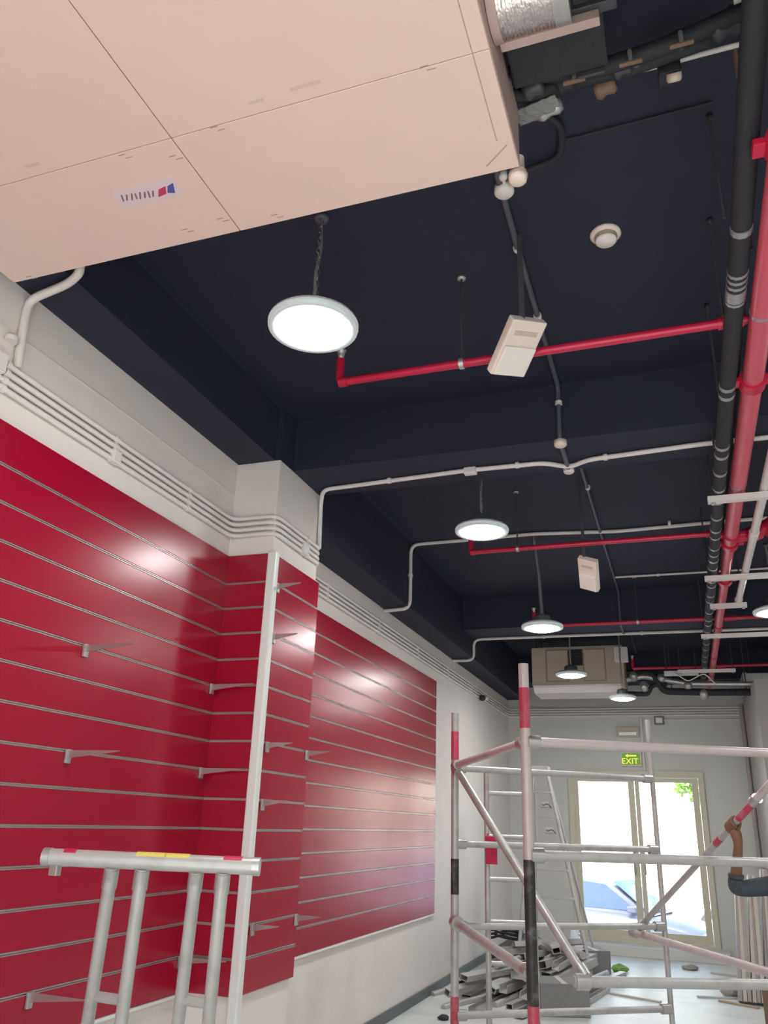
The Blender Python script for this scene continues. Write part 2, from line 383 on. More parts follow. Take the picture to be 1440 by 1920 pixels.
# ================================================================== CONDUITS
def conduit(label, pts, r=.0125, m='pvc', rad=.05, clips=(), cm=None, name='conduit', n=10):
    pts = [Vector(p) for p in pts]
    t = thing(name, label, 'conduit', pts[0])
    MB().tube(bend(pts, rad), r, n).build('pipe', m, t)
    for c in clips:                                  # (point, axis)
        p, ax = Vector(c[0]), Vector(c[1])
        MB().tube([p - ax.normalized() * .011, p + ax.normalized() * .011], r * 1.45, 10).build('clip', cm or m, t)
    return t
def jbox(t, p, z, r=.035, h=.03, m='pvc', name='junction_box'):
    M = axisM(p, z); return MB().lathe([(0, h), (r * .8, h), (r, h * .75), (r, 0), (0, 0)], 18, M).build(name, m, t)
XW = WX + .016
# four wall conduits wrapping the column
lab4 = ('topmost of the four pale conduits running along the left wall', 'second from the top of the pale conduits along the left wall',
        'third from the top of the pale conduits along the left wall', 'lowest of the four pale conduits running along the left wall')
for k, z in enumerate((3.282, 3.245, 3.208, 3.172)):
    xo = -2.206; yn = 4.099; yf = 4.775
    pts = [(XW, -1.5, z), (XW, yn, z), (xo, yn, z), (xo, yf, z), (XW, yf, z), (XW, YE - .016, z), (.88, YE - .016, z)]
    cl = []
    for y in (2.2, 2.93, 3.6, 5.6, 6.8, 8.0, 9.2, 10.4): cl.append(((XW, y, z), (0, 1, 0)))
    cl.append(((xo, 4.55, z), (0, 1, 0)))
    for x in (-1.6, -.2): cl.append(((x, YE - .016, z), (1, 0, 0)))
    conduit(lab4[k], pts, .0135, 'pvc', .07, cl)
tag(MB().tube([(WX + .004, -.5, 3.438), (WX + .004, 2.1, 3.442), (WX + .004, 3.0, 3.456), (WX + .004, 4.1, 3.452)], .0032, 6).build('thin_cable', 'pvc'), 'thin pale cable stapled along the upper left wall', 'cable')
# conduit coming off the soffit and down the left wall near the duct box
q1 = at(62, 562, X=XW); 
conduit('thick pale conduit bending from the dark soffit down the left wall under the duct box',
        [tuple(at(150, 490, Z=3.70)), tuple(at(150, 512, Z=3.645)), tuple(at(128, 532, Z=3.645)), tuple(at(56, 562, X=XW)), tuple(at(46, 600, X=XW)), tuple(at(32, 690, X=XW))], .019, 'pvc', .06, [((XW, 2.19, 3.4), (0, 0, 1))])
t = thing('wall_box', 'pale square junction box on the left wall conduits by the photo edge', 'junction box', (XW, 2.12, 3.24))
MB().bbox((WX, 2.09, 3.215), (WX + .05, 2.17, 3.30), .006).build('body', 'pvc', t); MB().bbox((WX + .05, 2.096, 3.221), (WX + .056, 2.164, 3.294), .002).build('lid', 'pvc', t)
t = thing('conduit_saddle', 'pale saddle box over the lower left wall conduits halfway to the column', 'junction box', (XW, 2.93, 3.2))
MB().bbox((WX, 2.905, 3.155), (WX + .04, 2.965, 3.225), .006).build('body', 'pvc', t); MB().bbox((WX + .04, 2.915, 3.165), (WX + .045, 2.955, 3.215), .002).build('lid', 'pvc', t)
t = thing('conduit_saddle', 'pale saddle box on the conduits at the column front', 'junction box', (-2.2, 4.5, 3.2))
MB().bbox((-2.222, 4.47, 3.16), (-2.178, 4.53, 3.23), .006).build('body', 'pvc', t); MB().bbox((-2.178, 4.48, 3.17), (-2.173, 4.52, 3.22), .002).build('lid', 'pvc', t)
# drop on the column's front, from conduit on the first beam
Zs = 3.652
c1 = [at(x, y, Z=Zs) for x, y in ((720, 903), (875, 882), (1020, 868), (1068, 876), (1102, 862), (1320, 832), (1440, 820))]
pts = [(-2.204, 4.74, 3.28), (-2.204, 4.72, 3.60), (-2.14, 4.60, Zs)] + [tuple(p) for p in c1] + [(2.9, 4.54, Zs)]
t = conduit('pale conduit along the underside of the first ceiling beam, rising from the column', pts, .0145, 'pvc', .06,
        [(at(730, 901, Z=Zs), (1, 0, 0)), (at(1135, 857, Z=Zs), (1, 0, 0)), (at(970, 872, Z=Zs), (1, 0, 0))])
p = at(882, 882, Z=Zs); MB().bbox((p.x - .04, p.y - .025, 3.625), (p.x + .04, p.y + .025, 3.668), .008).build('junction_box', 'pvc', t)
# second and third ceiling conduits
Z2 = 4.022
conduit('grey-white conduit across the middle ceiling bay with a drop down the left beam',
        [(WX + .012, 6.95, 3.41), (-2.245, 6.9, 3.405), (-2.245, 6.88, Z2), tuple(at(870, 1013, Z=Z2)), tuple(at(1000, 1001, Z=Z2)), tuple(at(1160, 996, Z=Z2)), tuple(at(1330, 980, Z=Z2)), (2.8, 6.9, Z2)], .0165, 'pvc', .09,
        [((-2.245, 6.885, 3.72), (0, 0, 1)), (tuple(at(1255, 981, Z=Z2)), (1, 0, 0))])
Z3 = 3.652
conduit('pale conduit under the second ceiling beam above the far lamps',
        [(WX + .012, 9.45, 3.41), (-2.245, 9.43, 3.405), (-2.245, 9.40, Z3), (-1.0, 9.41, Z3), (1.0, 9.45, Z3), (2.9, 9.45, Z3)], .017, 'pvc', .09, [((-1.4, 9.405, Z3), (1, 0, 0)), ((-.3, 9.42, Z3), (1, 0, 0))])
conduit('thin pale conduit on the ceiling running right from the dark lengthwise conduit',
        [(-.50, 8.39, Z2), (.0, 8.40, Z2), (2.8, 8.42, Z2)], .011, 'pvc', .05, [((-.06, 8.4, Z2), (1, 0, 0))])
# dark grey lengthwise conduit that steps over the beams
XD = -.497
t = conduit('dark grey conduit running lengthwise over the ceiling and stepping under the beams',
        [(-.485, 2.0, Z2), (XD, 2.95, Z2), (XD, 4.285, Z2), (XD - .005, 4.285, 3.655), (-.505, 4.75, 3.655), (-.505, 4.757, Z2), (XD, 8.93, Z2), (XD, 8.935, 3.655), (XD, 9.465, 3.655), (XD, 9.465, Z2), (XD, 12.4, Z2)], .0145, 'pvc_dark', .05,
        [((XD, 3.0, Z2), (0, 1, 0)), ((XD, 3.55, Z2), (0, 1, 0)), ((XD, 4.28, 3.9), (0, 0, 1)), ((XD, 5.9, Z2), (0, 1, 0))], 'pvc')
jbox(t, at(945, 350, Z=4.035), (0, 0, -1), .042, .04, 'cream_lens')
jbox(t, (-.503, 4.315, 3.669), (0, 0, -1), .038, .035, 'cream_plastic')
jbox(t, (-.505, 4.71, 3.669), (0, 0, -1), .034, .035, 'pvc')
for p0, lab in (((-.505, 4.79, 0), ''),): pass
t = thing('round_box', 'small pale round cable box under the ceiling conduit junction by the duct box corner', 'junction box', at(940, 322, Z=4.03))
MB().lathe([(0, -.03), (.014, -.03), (.018, -.02), (.018, .008), (0, .008)], 14, Matrix.Translation(at(943, 325, Z=4.03))).build('body', 'cream_lens', t)
MB().tube([at(943, 325, Z=4.015), at(945, 345, Z=4.015)], .007, 8).build('stub', 'pvc', t)

# ================================================================== PENDANT LAMPS
def make_lamp(label, loc, top, chain=True, R=.185):
    x, y, z = loc
    t = thing('pendant_lamp', label, 'lamp', loc, 'round pendant lamps')
    M = Matrix.Translation(loc)
    MB().lathe([(R * .86, .006), (R * .9, -.004), (R * .99, -.002), (R, .010), (R * .98, .03), (R * .80, .045), (R * .5, .055), (0, .057)], 40, M).build('housing', 'lamp_body', t)
    MB().lathe([(R * .82, -.004), (R * .9, -.006), (R * .985, -.003), (R * 1.004, .008), (R * 1.004, .018)], 40, M).build('rim', 'lamp_rim', t)
    MB().lathe([(0, -.030), (R * .35, -.027), (R * .60, -.018), (R * .75, -.006), (R * .83, .0)], 40, M).build('diffuser', 'lamp_glow', t)
    MB().lathe([(R * .42, .052), (R * .42, .10), (R * .36, .115), (.02, .118), (.018, .13), (0, .13)], 24, M).build('driver_can', 'lamp_top', t)
    top = Vector(top); base = Vector((x, y, z + .128))
    if chain:
        d = top - base; L = d.length; nl = max(3, int(L / .03)); m = MB(); u = d / L
        s = u.orthogonal().normalized(); v = u.cross(s)
        for k in range(nl):
            c = base + u * (L * (k + .5) / nl); h = L / nl * .68; a_ = s if k % 2 else v
            ring = [c + u * (h * math.cos(q)) + a_ * (.011 * math.sin(q)) for q in (2 * math.pi * j / 8 for j in range(9))]
            m.tube(ring, .0028, 5, False)
        m.build('chain', 'chain', t)
        MB().tube(bend([top, base + (top - base) * .6 + s * .012, base + (top - base) * .3 - s * .01, base], .1), .0065, 6).build('flex', 'steel', t)
        MB().lathe([(0, -.02), (.03, -.02), (.034, -.01), (.034, 0), (0, 0)], 16, Matrix.Translation(top)).build('ceiling_rose', 'pvc_dark', t)
    else:
        MB().tube([top, (top + base) / 2 + Vector((.012, 0, 0)), base], .019, 8).build('flex_tube', 'pvc_dark', t)
    return t
make_lamp('nearest and largest lit round lamp, hanging beside the cream duct box', (-1.262, 2.515, 3.425), (-1.285, 2.56, 4.038))
make_lamp('second lit round lamp, hanging just behind the first ceiling beam', (-1.165, 5.15, 3.452), (-1.17, 5.15, 4.038))
make_lamp('third lit round lamp, on a dark flexible tube from the grey ceiling conduit', (-1.075, 7.15, 3.225), (-1.085, 6.88, 4.005), False)
make_lamp('fourth lit round lamp, hanging in front of the beige air unit', (-1.17, 9.95, 3.285), (-1.17, 9.95, 4.038))
pl_ = at(1168, 1310, Y=10.75); make_lamp('farthest lit round lamp, to the lower right of the beige air unit', tuple(pl_), (pl_.x, pl_.y, 4.038), R=.165)
make_lamp('lit round lamp at the right photo edge beyond the red main pipe', (.90, 7.7, 3.40), (.90, 7.7, 4.038))
make_lamp('lit round lamp of the right row, outside the photo near the camera', (1.7, 2.4, 3.42), (1.7, 2.4, 4.038))
make_lamp('lit round lamp of the right row, outside the photo past the first beam', (1.9, 5.2, 3.42), (1.9, 5.2, 4.038))
make_lamp('lit round lamp behind the camera on the left', (-1.2, -1.4, 3.35), (-1.2, -1.4, 4.038))
make_lamp('lit round lamp behind the camera on the right', (1.5, -1.4, 3.35), (1.5, -1.4, 4.038))

# ---- smoke detector
p = at(1135, 437, Z=ZC); t = thing('smoke_detector', 'round cream smoke detector on the dark ceiling', 'smoke detector', p)
M = Matrix.Translation(p)
MB().lathe([(0, 0), (.066, 0), (.068, -.012), (.06, -.02), (0, -.02)], 28, M).build('base', 'cream_plastic', t)
MB().lathe([(.05, -.02), (.05, -.03), (.044, -.034), (.044, -.041), (0, -.041)], 28, M).build('slot', 'beige_dark', t)
MB().lathe([(.046, -.038), (.048, -.043), (.040, -.052), (0, -.054)], 28, M).build('dome', 'cream_lens', t)

# ---- hanging emergency light boxes
def em_light(label, c, right, down, w_, h_, th, rods, top_z):
    right, down = Vector(right).normalized(), Vector(down); down = (down - right * down.dot(right)).normalized(); n = right.cross(down)
    if n.dot(EYE - c) < 0: n = -n
    t = thing('emergency_light', label, 'emergency light', c)
    M = Matrix((right, down, n)).transposed().to_4x4(); M.translation = c
    MB().bbox((-w_/2, -h_/2, -th), (w_/2, h_/2, 0), .008, M).build('body', 'cream_plastic', t)
    MB().bbox((-w_/2 + .008, -h_/2 + .45 * h_, 0), (w_/2 - .008, h_/2 - .008, .014), .006, M).build('lens', 'cream_lens', t)
    MB().bbox((-w_/2 + .03, -h_/2 + .18 * h_, 0), (w_/2 - .03, -h_/2 + .26 * h_, .003), .001, M).build('label_plate', 'beige_unit', t)
    for q in rods:
        b = M @ Vector((q, -h_/2 + .01, -th / 2)); 
        MB().bbox((b.x - .012, b.y - .003, b.z), (b.x + .012, b.y + .003, top_z), .001, seg=1).build('hanger_strip', 'steel_dark', t)
    return t
c = at(973, 655, Y=3.02)
em_light('cream emergency light box hanging beside the red sprinkler pipe, nearer one', c, RX + RZ * .5, RY - RX * .38 + RZ * .76, .178, .272, .045, (-.03,), 4.035)
c = at(1102, 1079, Y=6.0)
em_light('cream emergency light box hanging in the middle ceiling bay, farther one', c, RX + RY * .25 - RZ * .7, RY + RX * .26 + RZ * .73, .15, .30, .045, (-.03,), 4.035)

# ================================================================== RED SPRINKLER PIPES
ZR = 3.52; XM = .468
m = MB(); t = thing('sprinkler_main', 'thick red sprinkler main running lengthwise along the right side', 'pipe', (XM, 3, ZR))
MB().tube([(XM, .6, ZR), (XM, 5.95, ZR)], .047, 18).build('pipe', 'pipe_pinkred', t)
MB().tube([(XM, 5.95, ZR), (XM, 12.4, ZR)], .038, 18).build('pipe', 'pipe_pinkred', t)
def ring(t, y, r, w_, m='pipe_red', name='coupling', x=XM, z=ZR): return MB().tube([(x, y - w_/2, z), (x, y + w_/2, z)], r, 18).build(name, m, t)
for y in (2.15, 3.62, 5.82, 6.0, 6.95): 
    ring(t, y, .060, .07)
    for s in (-1, 1): MB().bbox((XM + s * .075 - .02, y - .03, ZR - .014), (XM + s * .075 + .02, y + .03, ZR + .014), .005).build('coupling_bolt', 'pipe_red', t)
for y in (3.05, 4.86): ring(t, y, .049, .018, 'foil_band', 'pipe_clip')
for y in (8.6, 10.2, 11.4): ring(t, y, .044, .03)
def branch(label, y, x0, z, r=.019, drop=None, hang=None, x1=XM, headdir=1):
    t = thing('sprinkler_branch', label, 'pipe', (x0, y, z))
    pts = [(x0, y, z), (x1, y, z)]
    if drop: pts = [(x0, y, z + drop)] + pts
    MB().tube(bend(pts, .035), r, 12).build('pipe', 'pipe_red', t)
    if drop: MB().lathe([(0, .0), (.012, .0), (.016, .02), (.02, .045), (.028, .05), (0, .05)], 12, Matrix.Translation((x0, y, z + drop))).build('sprinkler_head', 'steel', t)
    MB().tube([(x1 - .16, y, z), (x1 - .06, y, z)], r * 1.35, 12).build('reducer', 'pipe_red', t)
    MB().tube([(x0 - .001, y, z), (x0 + .04, y, z)], r * 1.25, 12).build('elbow', 'pipe_red', t)
    for hx in hang or ():
        MB().tube([(hx, y, z + r), (hx, y, ZC)], .0055, 8).build('hanger_rod', 'steel_dark', t)
        MB().tube([(hx - .011, y, z), (hx + .011, y, z)], r * 1.35, 12).build('hanger_clip', 'steel', t)
        MB().lathe([(0, -.012), (.02, -.012), (.022, 0), (0, 0)], 12, Matrix.Translation((hx, y, ZC))).build('anchor', 'steel', t)
    return t
branch('nearest red sprinkler branch pipe, ending below the largest lamp', 3.152, -1.415, 3.555, .020, .13, (-.80,))
branch('second red sprinkler branch pipe, in the middle ceiling bay', 5.88, -1.42, 3.56, .019, .12, (-1.05,))
branch('third red sprinkler branch pipe, level with the third lamp', 8.48, -1.36, 3.56, .019, .15, (-.3,))
branch('farthest red sprinkler branch pipe, just right of the beige air unit', 11.11, -.50, 3.56, .019, .12)
t = thing('sprinkler_cross_pipe', 'red pipe with grooved coupling branching up to the right off the main', 'pipe', (XM, 5.9, ZR))
MB().tube(bend([(XM, 5.88, ZR), (.62, 5.9, ZR + .02), (.95, 6.0, 3.78), (2.6, 6.0, 3.80)], .08), .042, 16).build('pipe', 'pipe_red', t)
for a, b in (((.60, 5.9, ZR + .015), (.66, 5.91, ZR + .045)), ((.80, 5.955, 3.655), (.86, 5.973, 3.705))): MB().tube([a, b], .058, 16).build('coupling', 'pipe_red', t)
MB().tube([(.70, 5.925, 3.575), (.73, 5.934, 3.598)], .06, 16).build('flange', 'pipe_red', t)
for y, lab in ((8.5, 'thin red pipe continuing right of the main at the third branch'), (11.1, 'thin red pipe continuing right of the main near the far wall')):
    t = thing('sprinkler_branch', lab, 'pipe', (XM, y, 3.56)); MB().tube([(XM, y, 3.56), (3.0, y, 3.57)], .019, 12).build('pipe', 'pipe_red', t); MB().tube([(XM + .06, y, 3.56), (XM + .16, y, 3.56)], .026, 12).build('reducer', 'pipe_red', t)

# ---- tee box behind main (dark red mechanical tee)
# ================================================================== BLACK INSULATED PIPE BUNDLE
t = thing('insulated_pipe', 'black foam-insulated pipe with silver bands left of the red main', 'pipe', (.37, 3, 3.53))
path = [(.372, 1.0, 3.66), (.368, 2.0, 3.60), (.368, 2.6, 3.545), (.362, 3.2, 3.525), (.357, 4.4, 3.50), (.363, 6, 3.505), (.366, 8, 3.5), (.366, 10.5, 3.5), (.37, 11.9, 3.5)]
MB().tube(bend(path, .3, 4), .037, 14, rs=None).build('foam_sleeve', 'foam', t)
path2 = [(.40, .6, 3.79), (.402, 2.0, 3.74), (.398, 2.5, 3.66), (.392, 3.0, 3.60), (.40, 4.2, 3.575), (.40, 7, 3.57), (.40, 11.9, 3.57)]
MB().tube(bend(path2, .3, 4), .026, 12).build('foam_sleeve', 'foam', t)
def along(path, y):
    for a, b in zip(path, path[1:]):
        if a[1] <= y <= b[1]: k = (y - a[1]) / (b[1] - a[1]); return Vector(a).lerp(Vector(b), k)
ys = [2.55, 2.9, 2.93, 3.62, 3.70, 4.25, 4.36, 4.6, 4.85, 5.05, 5.35, 5.6, 5.75, 6.0, 6.15, 6.3, 6.5, 6.7, 6.85, 7.0, 7.3, 7.5, 7.9, 8.2, 8.4, 8.7, 9.0, 9.3, 9.6, 10.0, 10.3, 10.7, 11.1, 11.4]
for y in ys:
    p = along(path, y); MB().tube([p - Vector((0, .014, 0)), p + Vector((0, .014, 0))], .0385, 12).build('band', 'foil_band', t)
m = MB()
for k in range(6):
    p = along(path, 2.78 + .035 * k); m.tube([p - Vector((0, .006, 0)), p + Vector((0, .009, 0))], .039, 12)
m.build('band', 'foil_band', t)

# ---- threaded hanger rods
for k, (px, py, zb, lab) in enumerate(((1330, 215, 3.56, 'dark hanger rod nearest the duct box, left of the black pipe'), (1330, 410, 3.54, 'dark hanger rod level with the smoke detector, left of the black pipe'), (1325, 570, 3.54, 'dark hanger rod above the nearest red branch joint'), (1320, 690, 3.53, 'dark hanger rod just before the first beam, left of the black pipe'), (1380, 285, 3.57, 'dark hanger rod above the red main near the photo edge'))):
    p = at(px, py, Z=ZC); t = thing('hanger_rod', lab, 'hanger rod', (p.x, p.y, zb))
    MB().tube([(p.x, p.y, zb), (p.x, p.y, ZC)], .006, 8).build('rod', 'steel_dark', t)
    MB().lathe([(0, -.03), (.011, -.03), (.013, 0), (0, 0)], 10, Matrix.Translation((p.x, p.y, ZC))).build('anchor', 'foam', t)
p = at(1375, 85, Z=ZC)
t = thing('hanger_rod', 'brownish hanger rod at the upper right below the white strut', 'hanger rod', (p.x, p.y, 3.6)); MB().tube([(p.x, p.y, 3.72), (p.x, p.y, ZC)], .008, 8).build('rod', 'brown', t); MB().lathe([(0, -.02), (.014, -.02), (.014, 0), (0, 0)], 8, Matrix.Translation((p.x, p.y, ZC))).build('anchor', 'steel_dark', t)

# ---- trapeze brackets and white pipe on the right
for y, x0, x1, lab in ((4.90, .29, 1.0, 'grey strut bracket across the red main just past the first beam'), (6.62, .30, 1.05, 'grey strut bracket across the red main in the middle bay'), (7.52, .36, .66, 'short grey strut bracket under the white pipe end'), (8.75, .30, 1.1, 'grey strut bracket across the red main at the second beam'), (10.75, .05, .72, 'white strut bracket under the far end of the red main')):
    t = thing('strut_bracket', lab, 'bracket', ((x0 + x1) / 2, y, 3.42))
    m = MB(); m.prism([(y - .02, 3.42), (y + .02, 3.42), (y + .02, 3.46), (y + .012, 3.46), (y + .012, 3.428), (y - .012, 3.428), (y - .012, 3.46), (y - .02, 3.46)], x0, x1, 'X'); m.build('channel', 'pvc', t)
    for x in (x0 + .03, x1 - .03): MB().tube([(x, y, 3.41), (x, y, ZC)], .006, 8).build('rod', 'steel_dark', t); 
    for x in (x0 + .03, x1 - .03): MB().lathe([(0, -.012), (.014, -.012), (.014, 0), (0, 0)], 6, Matrix.Translation((x, y, 3.42))).build('nut', 'steel', t)
t = thing('drain_pipe', 'pale drain pipe lying on the strut brackets right of the red main', 'pipe', (.6, 4.6, 3.5))
MB().tube([(.615, 4.3, 3.49), (.60, 7.55, 3.49)], .028, 14).build('pipe', 'pvc', t); MB().tube([(.60, 7.50, 3.49), (.60, 7.57, 3.49)], .034, 14).build('socket', 'pvc', t)
MB().tube([(.608, 5.7, 3.49), (.608, 5.8, 3.49)], .034, 14).build('socket', 'pvc', t)

# ================================================================== FAN COIL UNIT AND PIPEWORK AT THE UPPER RIGHT
t = thing('fan_coil_unit', 'black insulated fan coil unit in the ceiling right of the duct box', 'fan coil unit', (.1, 1.3, 3.72))
MB().bbox((-.20, .2, 3.76), (.62, 1.60, 4.02), .012).build('casing', 'foam', t)
a = at(945, 108, Z=3.72); b = at(1118, 52, Z=3.72)
MB().bbox((-.318, 1.715, 3.715), (-.03, 1.745, 3.75), .003).build('flange', 'board_edge', t)
MB().bbox((-.30, 1.70, 3.752), (.02, 1.735, 4.0), .004).build('front_plate', 'steel_dark', t)
MB().bbox((-.315, 1.752, 3.79), (-.02, 1.95, 4.03), .006).build('valve_box', 'foam', t)
b0, b1 = at(1085, 150, Y=1.965), at(1128, 66, Y=1.965); MB().bbox((b0.x, 1.955, b0.z), (b1.x, 1.965, b1.z), .002).build('bracket', 'steel_dark', t)
MB().bbox((.02, 1.60, 3.80), (.5, 1.75, 3.98), .01).build('coil_box', 'foam', t)
for x in (-.16, .1, .42): MB().tube([(x, 1.62, 3.78), (x, 1.66, 3.78)], .02, 8).build('bolt', 'steel_dark', t)
# corrugated foil collar
t = thing('flexible_duct', 'short crinkled silver foil duct beside the duct box', 'duct', (-.2, 1.5, 3.76))
rs = []; pts = []
for k in range(41):
    x = BX1 + .004 + k * .0055; pts.append((x, 1.63, 3.785)); rs.append(.10 + (.006 if k % 2 else -.004))
MB().tube(pts, .1, 20, rs=rs).build('foil_sleeve', 'foil', t)
MB().tube([(-.15, 1.63, 3.785), (-.105, 1.63, 3.785)], .109, 20).build('clamp_band', 'steel', t)
MB().tube([(BX1 + .004, 1.63, 3.785), (BX1 + .03, 1.63, 3.785)], .112, 20).build('collar', 'board_edge', t)
# big black sleeve duct at the top edge
t = thing('sleeve_duct', 'thick black insulated duct at the top edge of the photo', 'duct', (.2, 1.45, 3.6))
MB().tube([(-.09, 1.50, 3.63), (.12, 1.49, 3.63), (.5, 1.47, 3.63)], .075, 18).build('sleeve', 'foam', t); MB().tube([(-.02, 1.497, 3.63), (.0, 1.497, 3.63)], .079, 18).build('band', 'steel_dark', t)
# valve train: brass and steel fittings on black pipes
t = thing('valve_set', 'cluster of black valves and brass fittings under the fan coil unit', 'valves', (.05, 1.95, 3.8))
V = lambda px, py, z: at(px, py, Z=z)
MB().tube(bend([V(955, 130, 3.86), V(1040, 140, 3.86), V(1120, 130, 3.86), V(1240, 90, 3.86), V(1400, 20, 3.86)], .05), .028, 12).build('pipe', 'foam', t)
MB().tube(bend([V(960, 180, 3.88), V(1010, 175, 3.88), V(1075, 150, 3.88), V(1180, 130, 3.88), V(1330, 75, 3.88)], .05), .024, 12).build('pipe', 'foam', t)
for px, py, r_, L_, mm in ((1000, 165, .035, .07, 'steel_dark'), (1030, 205, .03, .09, 'steel'), (1060, 155, .036, .06, 'foam'), (1135, 165, .03, .07, 'brown'), (1165, 125, .034, .06, 'steel_dark'), (1200, 105, .03, .06, 'brown'), (1285, 70, .035, .07, 'steel_dark'), (1360, 45, .045, .09, 'steel_dark')):
    p = V(px, py, 3.87); M = axisM(p, (.95, -.2, .1))
    MB().lathe([(0, -L_ / 2), (r_ * .7, -L_ / 2), (r_, -L_ * .3), (r_ * .75, 0), (r_, L_ * .3), (r_ * .7, L_ / 2), (0, L_ / 2)], 12, M).build('fitting', mm, t)
for px, py in ((1075, 130), (1180, 95), (1275, 60)):
    p = V(px, py, 3.84); MB().tube([p, p + Vector((0, 0, -.05))], .007, 8).build('stem', 'steel', t); MB().bbox((p.x - .035, p.y - .007, p.z - .056), (p.x + .035, p.y + .007, p.z - .048), .002).build('lever', 'brown', t)
t = thing('valve_actuator', 'small black valve actuator with a pale cap on the white strut', 'actuator', V(1255, 130, 3.88))
p = V(1255, 135, 3.88); MB().bbox((p.x - .035, p.y - .03, p.z - .03), (p.x + .035, p.y + .03, p.z + .05), .006).build('body', 'foam', t)
MB().lathe([(0, -.012), (.02, -.012), (.024, -.006), (.024, .015), (0, .015)], 16, Matrix.Translation((p.x + .012, p.y - .005, p.z - .035)) @ Matrix.Rotation(.9, 4, 'X')).build('cap', 'beige_unit', t)
t = thing('strut_bar', 'thin white metal strut crossing behind the valves at the upper right', 'strut', V(1300, 100, 3.95))
a, b = V(1197, 133, 3.95), V(1390, 82, 3.95); MB().tube([a, b], .009, 8).build('bar', 'pvc', t)
for p in (a, b): MB().tube([p, (p.x, p.y, ZC)], .004, 6).build('stay', 'steel_dark', t)
t = thing('tray_edge', 'white cable tray edge at the very top right of the photo', 'tray', V(1380, 3, 3.9))
a, b = V(1375, 2, 3.9), V(1425, -14, 3.9); MB().tube([a, b], .014, 8).build('lip', 'pvc', t); MB().tube([(b.x, b.y, b.z), (b.x, b.y, ZC)], .004, 6).build('stay', 'steel_dark', t)
t = thing('foil_tray', 'crumpled grey drip tray under the pipes beside the duct box', 'tray', V(1020, 215, 3.84))
p = V(1008, 213, 3.84); m = MB(); bm = bmesh.new(); bmesh.ops.create_grid(bm, x_segments=10, y_segments=6, size=1)
for v in bm.verts: v.co = Vector((v.co.x * .075, v.co.y * .035, .012 * max(abs(v.co.x), abs(v.co.y)) ** 3 + random.uniform(-.004, .004)))
r_ = bmesh.ops.extrude_face_region(bm, geom=bm.faces[:]); bmesh.ops.translate(bm, verts=[v for v in r_['geom'] if isinstance(v, bmesh.types.BMVert)], vec=(0, 0, .004))
m.bm(bm, Matrix.Translation(p) @ Matrix.Rotation(-.2, 4, 'Z')); m.build('tray', 'box_grey', t)
MB().tube([p + Vector((.03, 0, 0)), (p.x + .03, p.y, ZC)], .004, 6).build('stay', 'steel_dark', t)
conduit('black looped refrigerant pipe on the ceiling by the duct box corner', [at(980, 322, Z=4.015), at(1030, 305, Z=4.015), at(1052, 290, Z=4.015), at(1055, 228, Z=4.015), at(985, 205, Z=4.015)], .014, 'foam', .07)
tag(MB().tube([at(1062, 262, Z=4.03), at(1180, 232, Z=4.03), at(1335, 192, Z=4.03)], .006, 6).build('ceiling_cable', 'foam'), 'thin black cable running straight across the dark ceiling', 'cable')

# ================================================================== BEIGE AIR UNIT AT THE FAR END
AY = 11.0
A0, A1 = at(996, 1215, Y=AY), at(1172, 1283, Y=AY); ax0, ax1, az1, az0 = A0.x, A1.x, A0.z, A1.z
t = thing('air_unit', 'beige air conditioning unit with a dark square vent near the far wall', 'air conditioner', ((ax0 + ax1) / 2, AY + .3, az0))
m = MB(); m.bbox((ax0, AY, az0), (ax1, AY + .6, az1), .01); m.build('casing', 'beige_unit', t)
W_ = ax1 - ax0; H_ = az1 - az0
for u0, u1 in ((.17, .40), (.58, .80)):
    X0, X1 = ax0 + W_ * u0, ax0 + W_ * u1; z0, z1 = az0 + H_ * .12, az0 + H_ * .90
    f = MB(); f.bbox((X0, AY - .012, z0), (X1, AY - .002, z1), .006); f.build('front_panel', 'beige_unit', t)
    f = MB()
    for q in ((X0 - .012, AY - .02, z0 - .012, X0, z1 + .012), (X1, AY - .02, z0 - .012, X1 + .012, z1 + .012)): f.box((q[0], q[1], q[2]), (q[3], AY - .001, q[4]))
    f.box((X0, AY - .02, z0 - .012), (X1, AY - .001, z0)); f.box((X0, AY - .02, z1), (X1, AY - .001, z1 + .012)); f.build('panel_frame', 'beige_dark', t)
gx0, gx1 = ax0 + W_ * .405, ax0 + W_ * .565; gz0, gz1 = az0 + H_ * .50, az0 + H_ * .92
gr = MB().box((gx0, AY - .006, gz0), (gx1, AY - .001, gz1)).build('vent', 'grille_dark', t)
for k in range(6):
    z = gz0 + (k + .5) * (gz1 - gz0) / 6; MB().box((gx0 + .01, AY - .022, z - .008), (gx1 - .01, AY - .006, z + .004)).build('vent_blade', 'grille_dark', gr)
m = MB(); zt, zb = az0, az0 - .09
m.prism([(AY - .05, zt), (AY - .05, zt - .03), (AY + .05, zb), (AY + .6, zb), (AY + .6, zt)], ax0 + .02, ax1 - .02, 'X'); m.build('drip_tray', 'pvc', t)
for x in (ax0 + .06, ax1 - .06): 
    for y in (AY + .08, AY + .52): MB().tube([(x, y, az1), (x, y, ZC)], .008, 8).build('rod', 'steel_dark', t)
p0, p1 = at(1150, 1213, Y=AY - .12), at(1178, 1240, Y=AY - .12)
t = thing('control_box', 'small white control box at the upper right corner of the beige unit', 'control box', (p0.x, AY - .1, p1.z))
MB().bbox((p0.x, AY - .12, p1.z), (p1.x, AY - .022, p0.z), .012).build('body', 'post_white', t); MB().bbox((p0.x + .02, AY - .126, p1.z + .02), (p1.x - .02, AY - .119, p0.z - .02), .003).build('lid', 'cream_lens', t)
